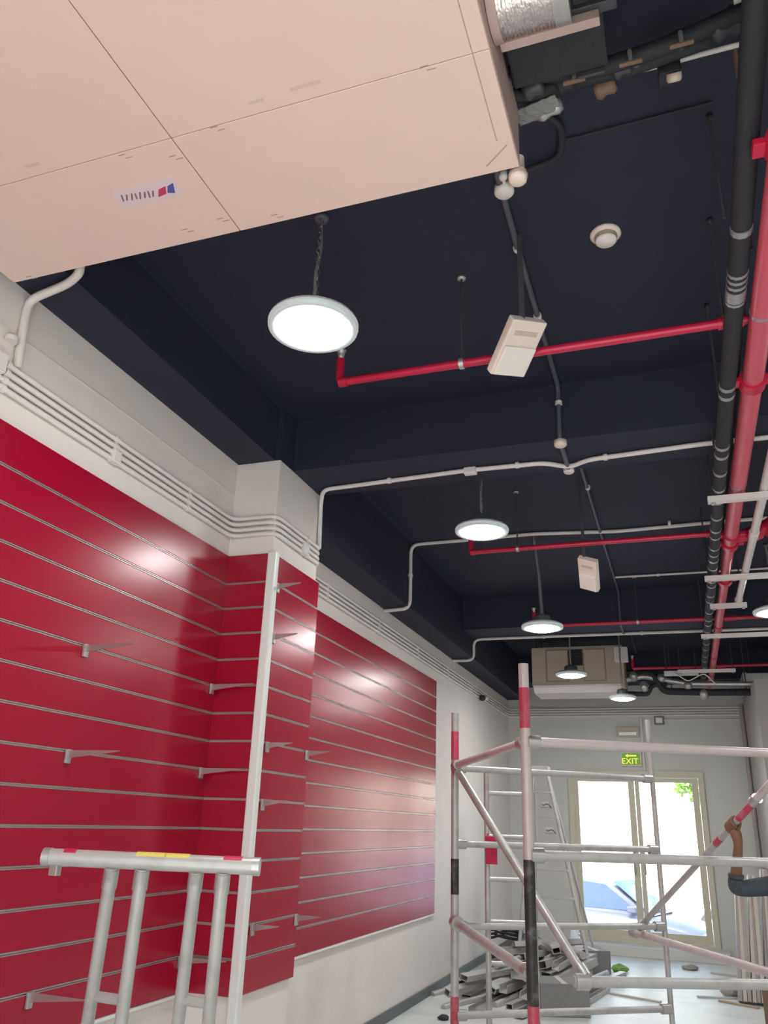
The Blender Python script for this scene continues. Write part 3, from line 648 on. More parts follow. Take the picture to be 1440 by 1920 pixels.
# pipes and valves right of it
t = thing('unit_pipework', 'black pipes and silver joints running right from the beige unit', 'pipework', (-.4, 11.2, 3.3))
Q = lambda px, py, y=11.3: at(px, py, Y=y)
MB().tube(bend([Q(1175, 1262), Q(1220, 1262), Q(1232, 1275), Q(1245, 1296), Q(1330, 1298), Q(1560, 1297)], .06), .045, 12).build('pipe', 'foam', t)
MB().tube(bend([Q(1175, 1275), Q(1205, 1268), Q(1290, 1282), Q(1440, 1283)], .06), .035, 12).build('pipe', 'steel', t)
MB().tube(bend([Q(1172, 1300), Q(1215, 1302), Q(1222, 1285), Q(1250, 1283)], .05), .03, 12).build('pipe', 'foam', t)
for px, py, r_ in ((1188, 1268, .07), (1208, 1288, .075), (1240, 1272, .06), (1290, 1286, .06), (1320, 1302, .07)):
    p = Q(px, py); MB().lathe([(0, -.05), (r_ * .7, -.05), (r_, -.02), (r_, .02), (r_ * .7, .05), (0, .05)], 12, axisM(p, (1, 0, .1))).build('joint', 'steel', t)
for px in (1260, 1400): p = Q(px, 1296); MB().tube([p, (p.x, p.y, ZC)], .008, 6).build('rod', 'steel_dark', t)
t = thing('return_duct', 'grey sheet metal duct above the black pipe at the far right', 'duct', (.9, 11.5, 3.4))
p0, p1 = at(1395, 1262, Y=11.6), at(1500, 1291, Y=11.6); MB().bbox((p0.x, 11.6, p1.z), (p1.x + .6, 12.3, p0.z), .01).build('casing', 'steel', t); MB().bbox((p0.x - .02, 11.59, p1.z - .01), (p0.x + .03, 12.31, p0.z + .01), .004).build('flange', 'steel', t)
for x in (p0.x + .1, p1.x + .4): MB().tube([(x, 11.9, p0.z), (x, 11.9, ZC)], .008, 6).build('rod', 'steel_dark', t)
t = thing('white_channel', 'pale metal channel with loose wires below the ceiling at the far right', 'channel', (.1, 10.9, 3.45))
p0, p1 = at(1245, 1263, Y=10.9), at(1310, 1263, Y=10.9); MB().bbox((p0.x, 10.88, p0.z - .03), (p1.x, 10.93, p0.z + .03), .005).build('channel', 'pvc', t)
MB().tube(bend([at(1265, 1262, Y=10.86), at(1290, 1278, Y=10.86), at(1320, 1262, Y=10.86), at(1345, 1285, Y=10.86)], .05), .007, 6).build('wire', 'pvc', t)
for q in (p0.x + .03, p1.x - .03): MB().tube([(q, 10.905, p0.z), (q, 10.905, ZC)], .008, 6).build('rod', 'steel_dark', t)

# ---- security camera on the left wall
p = at(908, 1308, X=WX + .07); t = thing('security_camera', 'small black and white security camera high on the left wall', 'camera', (WX, p.y, p.z))
MB().lathe([(0, 0), (.035, 0), (.035, .02), (.012, .03), (.012, .06), (0, .06)], 14, axisM((WX, p.y + .05, p.z), (1, 0, 0))).build('mount', 'pvc', t)
MB().lathe([(0, -.11), (.03, -.11), (.036, -.10), (.036, .05), (.03, .07), (0, .07)], 16, axisM((WX + .075, p.y, p.z - .005), (.15, 1, .12))).build('body', 'pvc', t)
MB().lathe([(.0, -.02), (.034, -.02), (.041, .0), (.041, .035), (0, .035)], 16, axisM((WX + .06, p.y - .10, p.z - .018), (.15, 1, .12))).build('hood', 'foam', t)

# ---- exit sign and fittings on the far wall
p0, p1 = at(1163, 1410, Y=YE), at(1204, 1437, Y=YE); sx = (p0.x + p1.x) / 2; sz = (p0.z + p1.z) / 2
t = thing('exit_sign', 'green and yellow exit sign above the glass door', 'exit sign', (sx, YE - .03, p1.z))
MB().bbox((p0.x, YE - .04, p1.z), (p1.x, YE - .002, p0.z), .006).build('case', 'cream_plastic', t)
MB().box((p0.x + .018, YE - .043, p1.z + .018), (p1.x - .018, YE - .041, p0.z - .018)).build('face', 'exit_green', t)
fc = bpy.data.curves.new('lettering', 'FONT'); fc.body = 'EXIT'; fc.size = .115; fc.align_x = 'CENTER'; fc.align_y = 'CENTER'; fc.extrude = .001
fo = bpy.data.objects.new('tmp', fc); COL.objects.link(fo); fme = bpy.data.meshes.new_from_object(fo.evaluated_get(bpy.context.evaluated_depsgraph_get())); bpy.data.objects.remove(fo)
fme.transform(Matrix.Translation((sx - .015, YE - .0445, sz - .035)) @ Matrix.Rotation(math.pi / 2, 4, 'X')); fme.materials.clear(); fme.materials.append(MATS['exit_yellow']); link('lettering', fme, t)
m = MB(); m.prism([(sx - .08, sz + .045), (sx - .04, sz + .07), (sx - .04, sz + .055), (sx + .08, sz + .055), (sx + .08, sz + .035), (sx - .04, sz + .035), (sx - .04, sz + .02)], YE - .0455, YE - .0435, 'Y'); m.build('arrow', 'exit_yellow', t)
p0, p1 = at(1156, 1364, Y=YE), at(1199, 1382, Y=YE)
t = thing('wall_light', 'small beige emergency wall light above the exit sign', 'emergency light', (p0.x, YE, p1.z)); MB().bbox((p0.x, YE - .06, p1.z), (p1.x, YE, p0.z), .01).build('body', 'beige_unit', t); MB().bbox((p0.x + .03, YE - .075, p1.z + .015), (p1.x - .03, YE - .058, (p0.z + p1.z) / 2), .008).build('lens', 'cream_lens', t)
p0, p1 = at(1202, 1358, Y=YE), at(1212, 1455, Y=YE)
conduit('grey vertical conduit on the far wall right of the exit sign', [(p0.x, YE - .018, 3.14), (p0.x, YE - .018, p1.z)], .02, 'pvc', .05, [((p0.x, YE - .018, 2.8), (0, 0, 1))])
t = thing('conduit_box', 'grey junction box on the far wall conduits above the door', 'junction box', at(1238, 1347, Y=YE)); p = at(1236, 1350, Y=YE); MB().bbox((p.x - .07, YE - .06, p.z - .07), (p.x + .07, YE - .001, p.z + .05), .01).build('body', 'box_grey', t); MB().bbox((p.x - .05, YE - .066, p.z - .05), (p.x + .05, YE - .059, p.z + .03), .004).build('lid', 'steel', t)
conduit('lower thin conduit on the far wall running right from the grey box', [(p.x + .07, YE - .014, p.z + .0), (.88, YE - .014, p.z + .0)], .011, 'pvc')
for px, py, lab in ((1022, 1508, 'open switch box with loose wires on the far wall, upper one'), (1030, 1556, 'open switch box with loose wires on the far wall, lower one')):
    p = at(px, py, Y=YE); t = thing('switch_box', lab, 'switch', p); MB().bbox((p.x - .06, YE - .02, p.z - .04), (p.x + .06, YE, p.z + .04), .005).build('plate', 'cream_lens', t)
    MB().tube(bend([(p.x - .04, YE - .02, p.z), (p.x - .02, YE - .07, p.z - .02), (p.x + .05, YE - .08, p.z + .01), (p.x + .1, YE - .05, p.z - .05)], .03), .006, 6).build('wire', 'steel_dark', t)
p0 = at(1397, 1330, Y=YE - .05)
conduit('dark mauve pipe chase standing in the far right corner', [(.868, YE - .07, 0.0), (.868, YE - .07, 3.3)], .03, 'wrap_mauve')

# ================================================================== SCAFFOLD TOWER
def zat(P, px, py):
    d = ray(px, py); return EYE.z + d.z * math.hypot(P[0], P[1]) / math.hypot(d.x, d.y)
SA = 4.6
P1 = dep(990, 1553, SA); PA = dep(853, 1548, SA * 1.3); PD = dep(1231, 1560, SA * 1.40)
z_up = zat(P1, 1000, 1391); z_mid = zat(P1, 1005, 1604); z_low = zat(P1, 1040, 1842)
Cd = at(1440, 1412, Z=z_up) - P1; Cd.z = 0; PC = P1 + Cd * 1.25
RT = .027
tw = thing('scaffold_tower', 'grey tubular scaffold tower with red banded posts in front of the door', 'scaffold', (P1.x, P1.y, 0))
def post(P, segs, r=RT):
    first = None
    for z0, z1, mm in segs:
        o = MB().tube([(P.x, P.y, z0), (P.x, P.y, z1)], r * (1.03 if mm in ('tube_red', 'tape_black') else 1), 14).build('post_section' if mm not in ('tube_red', 'tape_black') else 'band', mm, tw if first is None else first)
        if first is None: first = o
    return first
zz = lambda P, px, ys: [zat(P, px, y) for y in ys]
a = zz(P1, 990, (1245, 1290, 1366, 1612, 1885, 1935))
post(P1, [(.12, a[0], 'tube_pink'), (a[2], a[1], 'tube_red'), (a[4], a[3], 'tape_black'), (a[5] - .2, a[4], 'tube_red')], .031)
b = zz(PA, 853, (1337, 1372, 1425, 1610, 1700, 1868))
post(PA, [(.12, b[0], 'tube'), (b[2], b[1], 'tube_red'), (b[4] + .08, b[3], 'tape_black'), (b[5] - .3, b[5], 'tube_red')], .029)
dtop = zat(PD, 1205, 1350)
post(PD, [(.12, dtop, 'tube')], .02)
post(PC, [(.12, a[0], 'tube_pink')], .029)
for P in (P1, PA, PD, PC):
    M = Matrix.Translation((P.x, P.y, 0))
    c = MB().lathe([(0, .03), (.012, .03), (.055, .03), (.06, .04), (.06, .09), (.055, .10), (0, .10)], 18, M @ Matrix.Translation((0, 0, .065)) @ Matrix.Rotation(math.pi / 2, 4, 'X') @ Matrix.Translation((0, 0, -.065))).build('castor_wheel', 'tyre', tw)
    MB().bbox((P.x - .045, P.y - .045, .105), (P.x + .045, P.y + .045, .135), .006).build('castor_fork', 'steel', c)
def rail(a, b, r, mm, name='rail', clamp=True):
    o = MB().tube([a, b], r, 12).build(name, mm, tw); a, b = Vector(a), Vector(b); d = (b - a).normalized()
    if clamp:
        for p, s in ((a, 1), (b, -1)): MB().tube([p + d * s * .01, p + d * s * .085], r * 1.5, 10).build('clamp', 'steel', o)
    return o
lift = lambda P, z: Vector((P.x, P.y, z))
offC = Vector((0, -.02, 0))
for z, r, mm in ((z_up, .028, 'tube_pink'), (z_mid, .028, 'tube')): rail(lift(P1, z), lift(PC, z), r, mm)
rail(lift(P1.lerp(PC, .12), z_low), lift(PC, z_low), .028, 'tube')
rail(lift(P1, z_up), lift(PA, zat(PA, 860, 1436)), .026, 'tube_pink', 'guard_rail')
for y in (1440, 1582, 1737, 1904):
    z = zat(PA, 853, y); rail(lift(PA, z), lift(PD, z), .024, 'tube')
zA = lambda y: zat(PA, 860, y)
end = at(1086, 1838, Z=z_low); e2 = P1.lerp(PC, .16); 
rail(lift(PA, zA(1437)), Vector((e2.x, e2.y, zat(e2, 1088, 1838))), .027, 'tube', 'diagonal_brace')
rail(lift(PA, zA(1728)), lift(P1, zat(P1, 1000, 1830)), .032, 'tube', 'diagonal_brace')
pd = dep(1185, 1747, SA * 1.38); rail(pd, dep(1470, 1832, SA * .98), .026, 'tube_pink', 'diagonal_brace')
# brace being fitted by the worker: separate pole
h0, h1 = dep(1200, 1738, SA * 1.36), dep(1475, 1436, SA * 1.0)
brace = thing('scaffold_brace', 'loose scaffold pole with red bands held up by the worker', 'scaffold pole', h0)
MB().tube([h0, h1], .021, 12).build('tube', 'tube', brace)
def on_brace(px):
    lo, hi = 0., 1.
    for _ in range(40):
        mid = (lo + hi) / 2; p = h0.lerp(h1, mid) - EYE
        if CX + F * p.dot(RX) / p.dot(RZ) < px: lo = mid
        else: hi = mid
    return h0.lerp(h1, lo)
for x0, x1, mm in ((1342, 1352, 'tube_red'), (1385, 1412, 'tube_red'), (1412, 1470, 'tube_pink')): MB().tube([on_brace(x0), on_brace(x1)], .0225, 12).build('band', mm, brace)
MB().tube([on_brace(1412), on_brace(1420)], .033, 12).build('clamp', 'steel', brace)
MB().tube([h0, on_brace(1206)], .032, 12).build('clamp', 'steel', brace)
# ladder frame standing inside the tower
L0 = dep(913, 1548, SA * 1.34); L1 = dep(997, 1552, SA * 1.34)
t = thing('ladder_frame', 'upright grey ladder frame between the two banded scaffold posts', 'ladder', ((L0.x + L1.x) / 2, (L0.y + L1.y) / 2, 0))
for P in (L0, L1): MB().tube([(P.x, P.y, 0), (P.x, P.y, zat(P, 913, 1445 if P is L0 else 1440))], .021, 12).build('stile', 'tube', t)
for y in (1487, 1568, 1648, 1728, 1806): z = zat(L0, 913, y); MB().tube([lift(L0, z), lift(L1, z)], .017, 10).build('rung', 'steel', t)
p = lift(L0, zat(L0, 920, 1568)); p2 = lift(L0, zat(L0, 920, 1620))
t2 = thing('safety_tag', 'dark red tag strapped to the ladder frame', 'tag', p2)
MB().bbox((p2.x - .005, p2.y - .045, p2.z), (p2.x + .085, p2.y - .03, p.z), .006).build('plate', 'tag_red', t2); MB().tube([(p.x + .02, p.y - .04, p.z - .02), (p.x, p.y, p.z + .04)], .006, 6).build('strap', 'tag_red', t2)

# ---- stepladder farther back
t = thing('stepladder', 'pale aluminium stepladder standing open behind the scaffold', 'stepladder', (-1.8, 10.6, 0))
LY = 10.2
tp0, tp1 = at(1000, 1440, Y=LY), at(1024, 1440, Y=LY); bt0, bt1 = at(968, 1795, Y=LY - .35), at(1112, 1800, Y=LY - .35); 
bt0.z = bt1.z = 0
for a_, b_ in ((tp0, bt0), (tp1, bt1)): MB().tube([a_, b_], .026, 4).build('front_stile', 'bar_grey', t)
for a_, b_ in ((tp0, Vector((bt0.x + .05, LY + .75, 0))), (tp1, Vector((bt1.x - .05, LY + .75, 0)))): MB().tube([a_ + Vector((0, .06, -.02)), b_], .018, 4).build('rear_stile', 'bar_grey', t)
MB().bbox((tp0.x - .03, LY - .06, tp0.z - .02), (tp1.x + .03, LY + .12, tp0.z + .02), .006).build('top_cap', 'bar_grey', t)
for k in range(1, 8):
    f_ = k / 8.; a_ = tp0.lerp(bt0, f_); b_ = tp1.lerp(bt1, f_); MB().bbox((a_.x, a_.y - .03, a_.z - .012), (b_.x, a_.y + .04, a_.z + .012), .003).build('tread', 'steel', t)

# ================================================================== TRESTLE AT THE LOWER LEFT
T0, T1 = dep(82, 1620, 2.62), dep(486, 1615, 2.62); T1.z = T0.z = (T0.z + T1.z) / 2
T0.z += .006; T1.z -= .0; tdir = (T1 - T0).normalized()
t = thing('steel_trestle', 'grey steel trestle with a round top rail in front of the red panel', 'trestle', ((T0.x + T1.x) / 2, (T0.y + T1.y) / 2, 0))
MB().tube([T0, T1], .0265, 18).build('top_rail', 'tube', t)
for f_, mm, w_ in ((.12, 'tag_red', .02), (.5, 'label_yellow', .05), (.62, 'label_yellow', .04), (.88, 'tag_red', .03)):
    p = T0.lerp(T1, f_); MB().tube([p + Vector((0, 0, .004)) - tdir * w_, p + Vector((0, 0, .004)) + tdir * w_], .0245, 18).build('rail_sticker', mm, t)
MB().tube([T0 - tdir * .004, T0 + tdir * .02], .0285, 18).build('end_cap', 'steel', t); MB().tube([T1 - tdir * .02, T1 + tdir * .004], .0285, 18).build('end_cap', 'steel', t)
p = T0 + tdir * .04; MB().bbox((p.x - .016, p.y - .012, p.z - .055), (p.x + .016, p.y + .012, p.z - .02), .003).build('lug', 'steel', t)
legs = []
for px0, px1, yb in ((211, 163, 1925), (268, 226, 1925), (370, 333, 1925), (420, 390, 1925)):
    a_ = dep(px0, 1630, 2.62); f_ = (a_ - T0).dot(tdir) / (T1 - T0).length; a_ = T0.lerp(T1, f_)
    b_ = dep(px1, yb, 2.66 if px0 in (211, 370) else 2.60); k = a_.z / (a_.z - b_.z); foot = a_ + (b_ - a_) * k; legs.append((a_, foot))
    lg = MB().tube([a_ - Vector((0, 0, .02)), foot + Vector((0, 0, .012))], .0215, 14).build('leg', 'tube', t)
    MB().tube([foot + Vector((0, 0, .03)), foot], .026, 12).build('foot_cap', 'tyre', lg)
    MB().tube([a_ - Vector((0, 0, .022)), a_ + (foot - a_) * .06], .025, 14).build('leg_socket', 'steel', lg)
for i, j in ((0, 1), (2, 3)):
    for f_ in (.30, .62): MB().tube([legs[i][0].lerp(legs[i][1], f_), legs[j][0].lerp(legs[j][1], f_)], .016, 10).build('cross_rung', 'tube', t)

# ================================================================== HEAP OF SCRAP ON THE FLOOR
rnd = random.Random(11)
shapes = []
def profile_mesh(L, w_, h_, kind):
    m = MB()
    if kind == 0: m.prism([(-w_, 0), (w_, 0), (w_, h_), (w_ - .006, h_), (w_ - .006, .006), (-w_ + .006, .006), (-w_ + .006, h_), (-w_, h_)], -L/2, L/2, 'Y')
    elif kind == 1:
        for q in ((-w_, -w_ + .006), (w_ - .006, w_)): m.box((q[0], -L/2, 0), (q[1], L/2, h_))
        m.box((-w_ + .006, -L/2, 0), (w_ - .006, L/2, .005)); m.box((-w_ + .006, -L/2, h_ - .005), (w_ - .006, L/2, h_))
    else: m.tube([(0, -L/2, h_/2), (0, L/2, h_/2)], h_/2, 10)
    return m
lays = ('in the lowest layer of the scrap heap', 'in the second layer of the scrap heap', 'halfway up the scrap heap', 'just under the top of the scrap heap', 'on the very top of the scrap heap')
barlabs = ['grey metal channel lying ', 'grey hollow metal bar lying ', 'grey metal pipe lying ']
cnt = 0
for lay in range(5):
    n = (14, 12, 10, 8, 5)[lay]
    for k in range(n):
        kind = rnd.choice((0, 1, 1, 2)); L = rnd.uniform(1.0, 2.1) * (1 - .07 * lay)
        w_, h_ = rnd.uniform(.03, .055), rnd.uniform(.045, .075)
        fx = (k + .5) / n
        x = -2.20 + .10 * lay + fx * (1.16 - .17 * lay) + rnd.uniform(-.03, .03); y = 9.25 + .16 * lay + rnd.uniform(-.4, .4)
        ang = math.radians(rnd.uniform(-24, -2) if lay < 4 else rnd.uniform(-70, 60)); z = .004 + lay * .088
        M = Matrix.Translation((x, y, z)) @ Matrix.Rotation(ang, 4, 'Z') @ Matrix.Rotation(rnd.uniform(-.03, .05), 4, 'X') @ Matrix.Rotation(rnd.uniform(-.4, .4) if lay else 0, 4, 'Y')
        o = profile_mesh(L, w_, h_, kind).build(('metal_channel', 'hollow_bar', 'metal_pipe')[kind], rnd.choice(('bar_grey', 'bar_grey', 'steel', 'tube')))
        o.matrix_world = M; tag(o, barlabs[kind] + lays[lay], ('channel', 'bar', 'pipe')[kind], 'scrap metal in the heap'); cnt += 1
def crate(label, c, sx_, sy_, sz_, rz, mm, flap=True, rx=0):
    t = thing('carton', label, 'box', c); M = Matrix.Translation(c) @ Matrix.Rotation(rz, 4, 'Z') @ Matrix.Rotation(rx, 4, 'X')
    MB().bbox((-sx_/2, -sy_/2, 0), (sx_/2, sy_/2, sz_), .006, M).build('body', mm, t)
    MB().box((-.025, -sy_/2 - .001, sz_ + .0002), (.025, sy_/2 + .001, sz_ + .002), M).build('tape', 'wrap_beige', t)
    return t
p = at(1048, 1905, Z=0); crate('large grey box at the right end of the scrap heap, nearest the camera', (p.x, p.y + .15, 0), .44, .4, .26, .35, 'box_grey')
p = at(1112, 1835, Z=0); crate('smaller grey box behind the scrap heap next to the white bag', (p.x, p.y, 0), .30, .34, .30, .5, 'box_grey')
# plastic bag
p = at(1082, 1830, Z=0); bm = bmesh.new(); bmesh.ops.create_icosphere(bm, subdivisions=3, radius=1)
for v in bm.verts:
    q = v.co; k = 1 + .18 * math.sin(5 * q.x + 2) * math.cos(6 * q.y) + rnd.uniform(-.05, .05); v.co = Vector((q.x * .15 * k, q.y * .17 * k, max(-.12, q.z * .22 * k) + .12 + (.12 if q.z > .9 else 0)))
bagt = thing('plastic_bag', 'crumpled bluish white plastic bag on the scrap heap', 'bag', (p.x, p.y, 0)); MB().bm(bm, Matrix.Translation((p.x, p.y, .05)), True).build('bag', 'plastic_bag', bagt); MB().tube([(p.x, p.y, .36), (p.x + .02, p.y, .44)], .02, 8, rs=[.018, .045]).build('knot', 'plastic_bag', bagt)
# cable coil and dark bundle on top
p = at(945, 1760, Y=10.1); t = thing('cable_coil', 'tangled black and teal cable on top of the scrap heap', 'cable', (p.x, p.y, p.z - .05))
pts = [Vector((p.x + (.20 + .03 * math.sin(7 * a_)) * math.cos(a_), p.y + .18 * math.sin(a_), .37 + .02 * math.sin(3 * a_) + .006 * a_)) for a_ in (k * .35 for k in range(70))]
MB().tube(pts, .014, 7).build('coil', 'foam', t); MB().tube([pts[20], pts[20] + Vector((.25, -.05, -.03)), pts[20] + Vector((.5, -.1, -.1))], .012, 7).build('loose_end', 'cable_teal', t)
# loose rubble and strips on the floor
def chunk(label, name, px, py, s, mm, seed, flat=.5):
    r_ = random.Random(seed); p = at(px, py, Z=0); bm = bmesh.new(); bmesh.ops.create_icosphere(bm, subdivisions=2, radius=1)
    for v in bm.verts: v.co = Vector((v.co.x * s * r_.uniform(.7, 1.2), v.co.y * s * r_.uniform(.7, 1.2), max(0, v.co.z * s * flat * r_.uniform(.7, 1.2) + s * flat * .6)))
    return tag(MB().bm(bm, Matrix.Translation(p)).build(name, mm), label, 'debris')
chunk('small green lump of debris on the floor near the boxes', 'debris_lump', 1163, 1822, .10, 'leaf', 3)
chunk('dark scrap on the floor left of the wrapped bundle', 'debris_lump', 1295, 1818, .10, 'rubble', 4, .35)
chunk('grey chunk of rubble on the floor in front of the wrapped bundle', 'debris_lump', 1372, 1868, .10, 'rubble', 5, .6)
chunk('black scrap on the floor below the left scaffold post', 'debris_lump', 832, 1912, .05, 'foam', 6, .5)
for px, py, L, ang, mm, lab in ((1330, 1800, .5, .15, 'wood', 'thin wooden strip on the floor behind the dark scrap'), (1370, 1830, .45, -.25, 'wrap_beige', 'pale strip on the floor near the wrapped bundle'), (1385, 1885, .4, -.5, 'wood', 'short wooden strip on the floor in front of the rubble'), (1190, 1872, .55, -.4, 'wrap_beige', 'pale strip on the floor between the scaffold poles'), (1345, 1872, .4, .3, 'bar_grey', 'thin metal strip on the floor left of the rubble')):
    p = at(px, py, Z=0); tag(MB().bbox((-L/2, -.02, .001), (L/2, .02, .018), .003, Matrix.Translation(p) @ Matrix.Rotation(ang, 4, 'Z')).build('floor_strip', mm), lab, 'strip')

# ---- wrapped bundle of shelf slats leaning at the right edge
base = at(1388, 1880, Z=0); ords = ('leftmost', 'second', 'third', 'fourth', 'fifth', 'sixth', 'seventh', 'eighth', 'ninth', 'tenth', 'eleventh')
for k in range(11):
    x = base.x + k * .042; L = 1.12 - .03 * (k % 3) + .02 * k; tilt = math.radians(5 - 1.3 * (k % 3))
    M = Matrix.Translation((x, base.y - .02 * (k % 2), 0)) @ Matrix.Rotation(tilt, 4, 'Y') @ Matrix.Rotation(math.radians(-9), 4, 'X')
    o = MB().bbox((-.018, -.09 - .02 * (k % 3), .018), (.018, .09, L), .004, M).build('wrapped_board', 'wrap_mauve' if k == 0 else ('wrap_beige' if k % 2 else 'wrap_mauve'))
    tag(o, ('beige' if k % 2 else 'mauve') + ' wrapped board, ' + ords[k] + (' from the left' if k else '') + ' in the bundle leaning at the right photo edge', 'board', 'boards of the leaning bundle')
t = thing('brown_post', 'brown wooden post standing at the lower right photo edge', 'post', (.36, 4.9, 0))
p = dep(1436, 1870, 5.4); MB().bbox((p.x - .02, p.y - .03, 0), (p.x + .06, p.y + .03, p.z + .08), .006).build('post', 'brown', t); MB().bbox((p.x - .05, p.y - .06, 0), (p.x + .09, p.y + .06, .03), .006).build('foot', 'brown', t)

# ================================================================== WORKER AT THE RIGHT EDGE
def skin(name, chains, m, parent, sub=2, roots=None):
    """chains: list of [(point, radius), ...]; chains that start at an existing point join it"""
    vs, es, rs, rts = [], [], [], []
    key = {}
    for chn in chains:
        prev = None
        for (p, r) in chn:
            k = tuple(round(c, 4) for c in p)
            if k not in key: key[k] = len(vs); vs.append(Vector(p)); rs.append(r); new = True
            else: new = False
            if prev is None and new: rts.append(key[k])
            if prev is not None: es.append((prev, key[k]))
            prev = key[k]
    me = bpy.data.meshes.new(name); me.from_pydata(vs, es, []); o = bpy.data.objects.new('tmp', me); COL.objects.link(o)
    md = o.modifiers.new('skin', 'SKIN'); md.use_smooth_shade = True
    sv = me.skin_vertices[0].data
    for i, r in enumerate(rs):
        sv[i].radius = (r, r) if not isinstance(r, tuple) else r; sv[i].use_root = i in rts
    ss = o.modifiers.new('sub', 'SUBSURF'); ss.levels = sub; ss.render_levels = sub
    dg = bpy.context.evaluated_depsgraph_get(); me2 = bpy.data.meshes.new_from_object(o.evaluated_get(dg)); bpy.data.objects.remove(o)
    me2.name = name; me2.materials.clear(); me2.materials.append(MATS[m])
    for pl in me2.polygons: pl.use_smooth = True
    return link(name, me2, parent)
grip = on_brace(1374); bdir = (h1 - h0).normalized()
elbow = dep(1378, 1668, (grip - EYE).dot(RZ) * .985)
fdir = (grip - elbow).normalized()
# palm sits on the lower right near side of the pole
n = (fdir - bdir * fdir.dot(bdir)).normalized()          # from palm towards the pole
side = bdir.cross(n)                                      # around the pole
if side.dot(RZ) > 0: side = -side                         # fingers pass on the camera side first
palm = grip - n * .040
wrist = palm - n * .065 + (elbow - palm).normalized() * .012
sh = elbow + (RX * .30 + RY * .0 + RZ * .03).normalized() * .31; sh.z = max(sh.z, 1.27)
sho = sh + Vector((.26, .16, .01)); sho.z = sh.z           # the other shoulder
neck0 = (sh + sho) / 2 + Vector((.0, 0, .05)); hips = Vector((neck0.x + .02, neck0.y + .02, .83))
face = Vector((-.75, -.2, 0)).normalized(); acr = (sho - sh).normalized()
wk = thing('person', 'worker in a dark grey long-sleeved shirt reaching up to hold a scaffold pole', 'person', (hips.x, hips.y, 0))
W = lambda v: tuple(v)
chest = (neck0 + hips) / 2 + Vector((0, 0, .12)); belly = hips + Vector((0, 0, .17))
hl, hr = hips - acr * .10, hips + acr * .10
kl, kr = Vector((hl.x, hl.y, .44)) + face * .04, Vector((hr.x, hr.y, .44)) + face * .03
al, ar = Vector((hl.x, hl.y, .085)), Vector((hr.x, hr.y, .085))
elr = sho + acr * .05 + Vector((0, 0, -.27)); wrr = elr + face * .10 + Vector((0, 0, -.21)); hdr = wrr + face * .03 + Vector((0, 0, -.07))
head0 = neck0 + Vector((0, 0, .075)) + face * .015; headc = head0 + Vector((0, 0, .10)) + face * .01; headt = headc + Vector((0, 0, .085))
body = [[(W(hips), .115), (W(belly), .12), (W(chest), .135), (W(neck0), .06), (W(head0), .052), (W(headc - Vector((0,0,.03))), .075), (W(headc + Vector((0,0,.03))), .085), (W(headt), .06)],
        [(W(neck0 - Vector((0,0,.02))), .06), (W(sh), .052), (W(sh.lerp(elbow, .5)), .043), (W(elbow), .037), (W(elbow.lerp(wrist, .35)), .037), (W(wrist), .027), (W(palm - n * .02), .038), (W(palm + n * .012), .036)],
        [(W(neck0 - Vector((0,0,.021))), .06), (W(sho), .052), (W(elr), .038), (W(wrr), .025), (W(hdr), .03)],
        [(W(hips), .115), (W(hl), .088), (W(kl), .055), (W(al), .038), (W(al + face * .13 + Vector((0,0,-.045))), .035)],
        [(W(hips), .115), (W(hr), .088), (W(kr), .055), (W(ar), .038), (W(ar + face * .13 + Vector((0,0,-.045))), .035)]]
body[1][0] = (W(neck0), .06); body[2][0] = (W(neck0), .06)
R0 = .021 + .009
def around(ang, ax, r): return grip + bdir * ax + (-n * math.cos(ang) + side * math.sin(ang)) * r
for k, (ax, L) in enumerate(((.042, .95), (.015, 1.05), (-.012, 1.0), (-.038, .82))):      # four fingers wrap round the pole
    ch_ = [(W(palm + bdir * ax * .8 + n * .002), .0125)]
    for q in range(5): ang = math.radians(35 + q * 48 * L); ch_.append((W(around(ang, ax + .002 * q, R0 + .002)), .0120 - .0007 * q))
    body.append(ch_)
ch_ = [(W(palm - bdir * -.028 - n * .012), .012)]
for q in range(4): ang = math.radians(-40 - q * 38); ch_.append((W(around(ang, .034 + .004 * q, R0 + .001)), .0115 - .0009 * q))
body.append(ch_)
for k, s_ in enumerate((-1.4, -.5, .4, 1.3)):            # the other hand, relaxed
    b0 = hdr + acr.cross(Vector((0,0,1))).normalized() * .012 * s_ * 1.2
    body.append([(W(b0), .010), (W(b0 + Vector((0,0,-.045)) + face * .006), .009), (W(b0 + Vector((0,0,-.08)) - acr * .008), .008)])
body.append([(W(hdr + face * .025 + Vector((0,0,.02))), .011), (W(hdr + face * .05 + Vector((0,0,-.015))), .0095), (W(hdr + face * .055 + Vector((0,0,-.045))), .008)])
bo = skin('body', body, 'skin', wk)
cuff = elbow.lerp(wrist, .30)
sleeve = [[(W(belly - Vector((0,0,.12))), .135), (W(belly), .14), (W(chest), .155), (W(neck0 - Vector((0,0,.03))), .085)],
          [(W(neck0 - Vector((0,0,.03))), .085), (W(sh), .068), (W(sh.lerp(elbow, .5)), .058), (W(elbow), .052), (W(elbow.lerp(wrist, .18)), .050), (W(cuff), .047)],
          [(W(neck0 - Vector((0,0,.03))), .085), (W(sho), .068), (W(elr), .052), (W(elr.lerp(wrr, .6)), .042), (W(wrr), .036)]]
so_ = skin('shirt', sleeve, 'shirt', wk)
MB().tube([cuff - fdir * .012, cuff + fdir * .008], .047, 14).build('cuff', 'shirt', so_)
skin('trousers', [[(W(hips + Vector((0,0,.1))), .128), (W(hips), .13), (W(hl), .105), (W(kl), .075), (W(al + Vector((0,0,.03))), .062)], [(W(hips), .13), (W(hr), .105), (W(kr), .075), (W(ar + Vector((0,0,.03))), .062)]], 'trousers', wk)
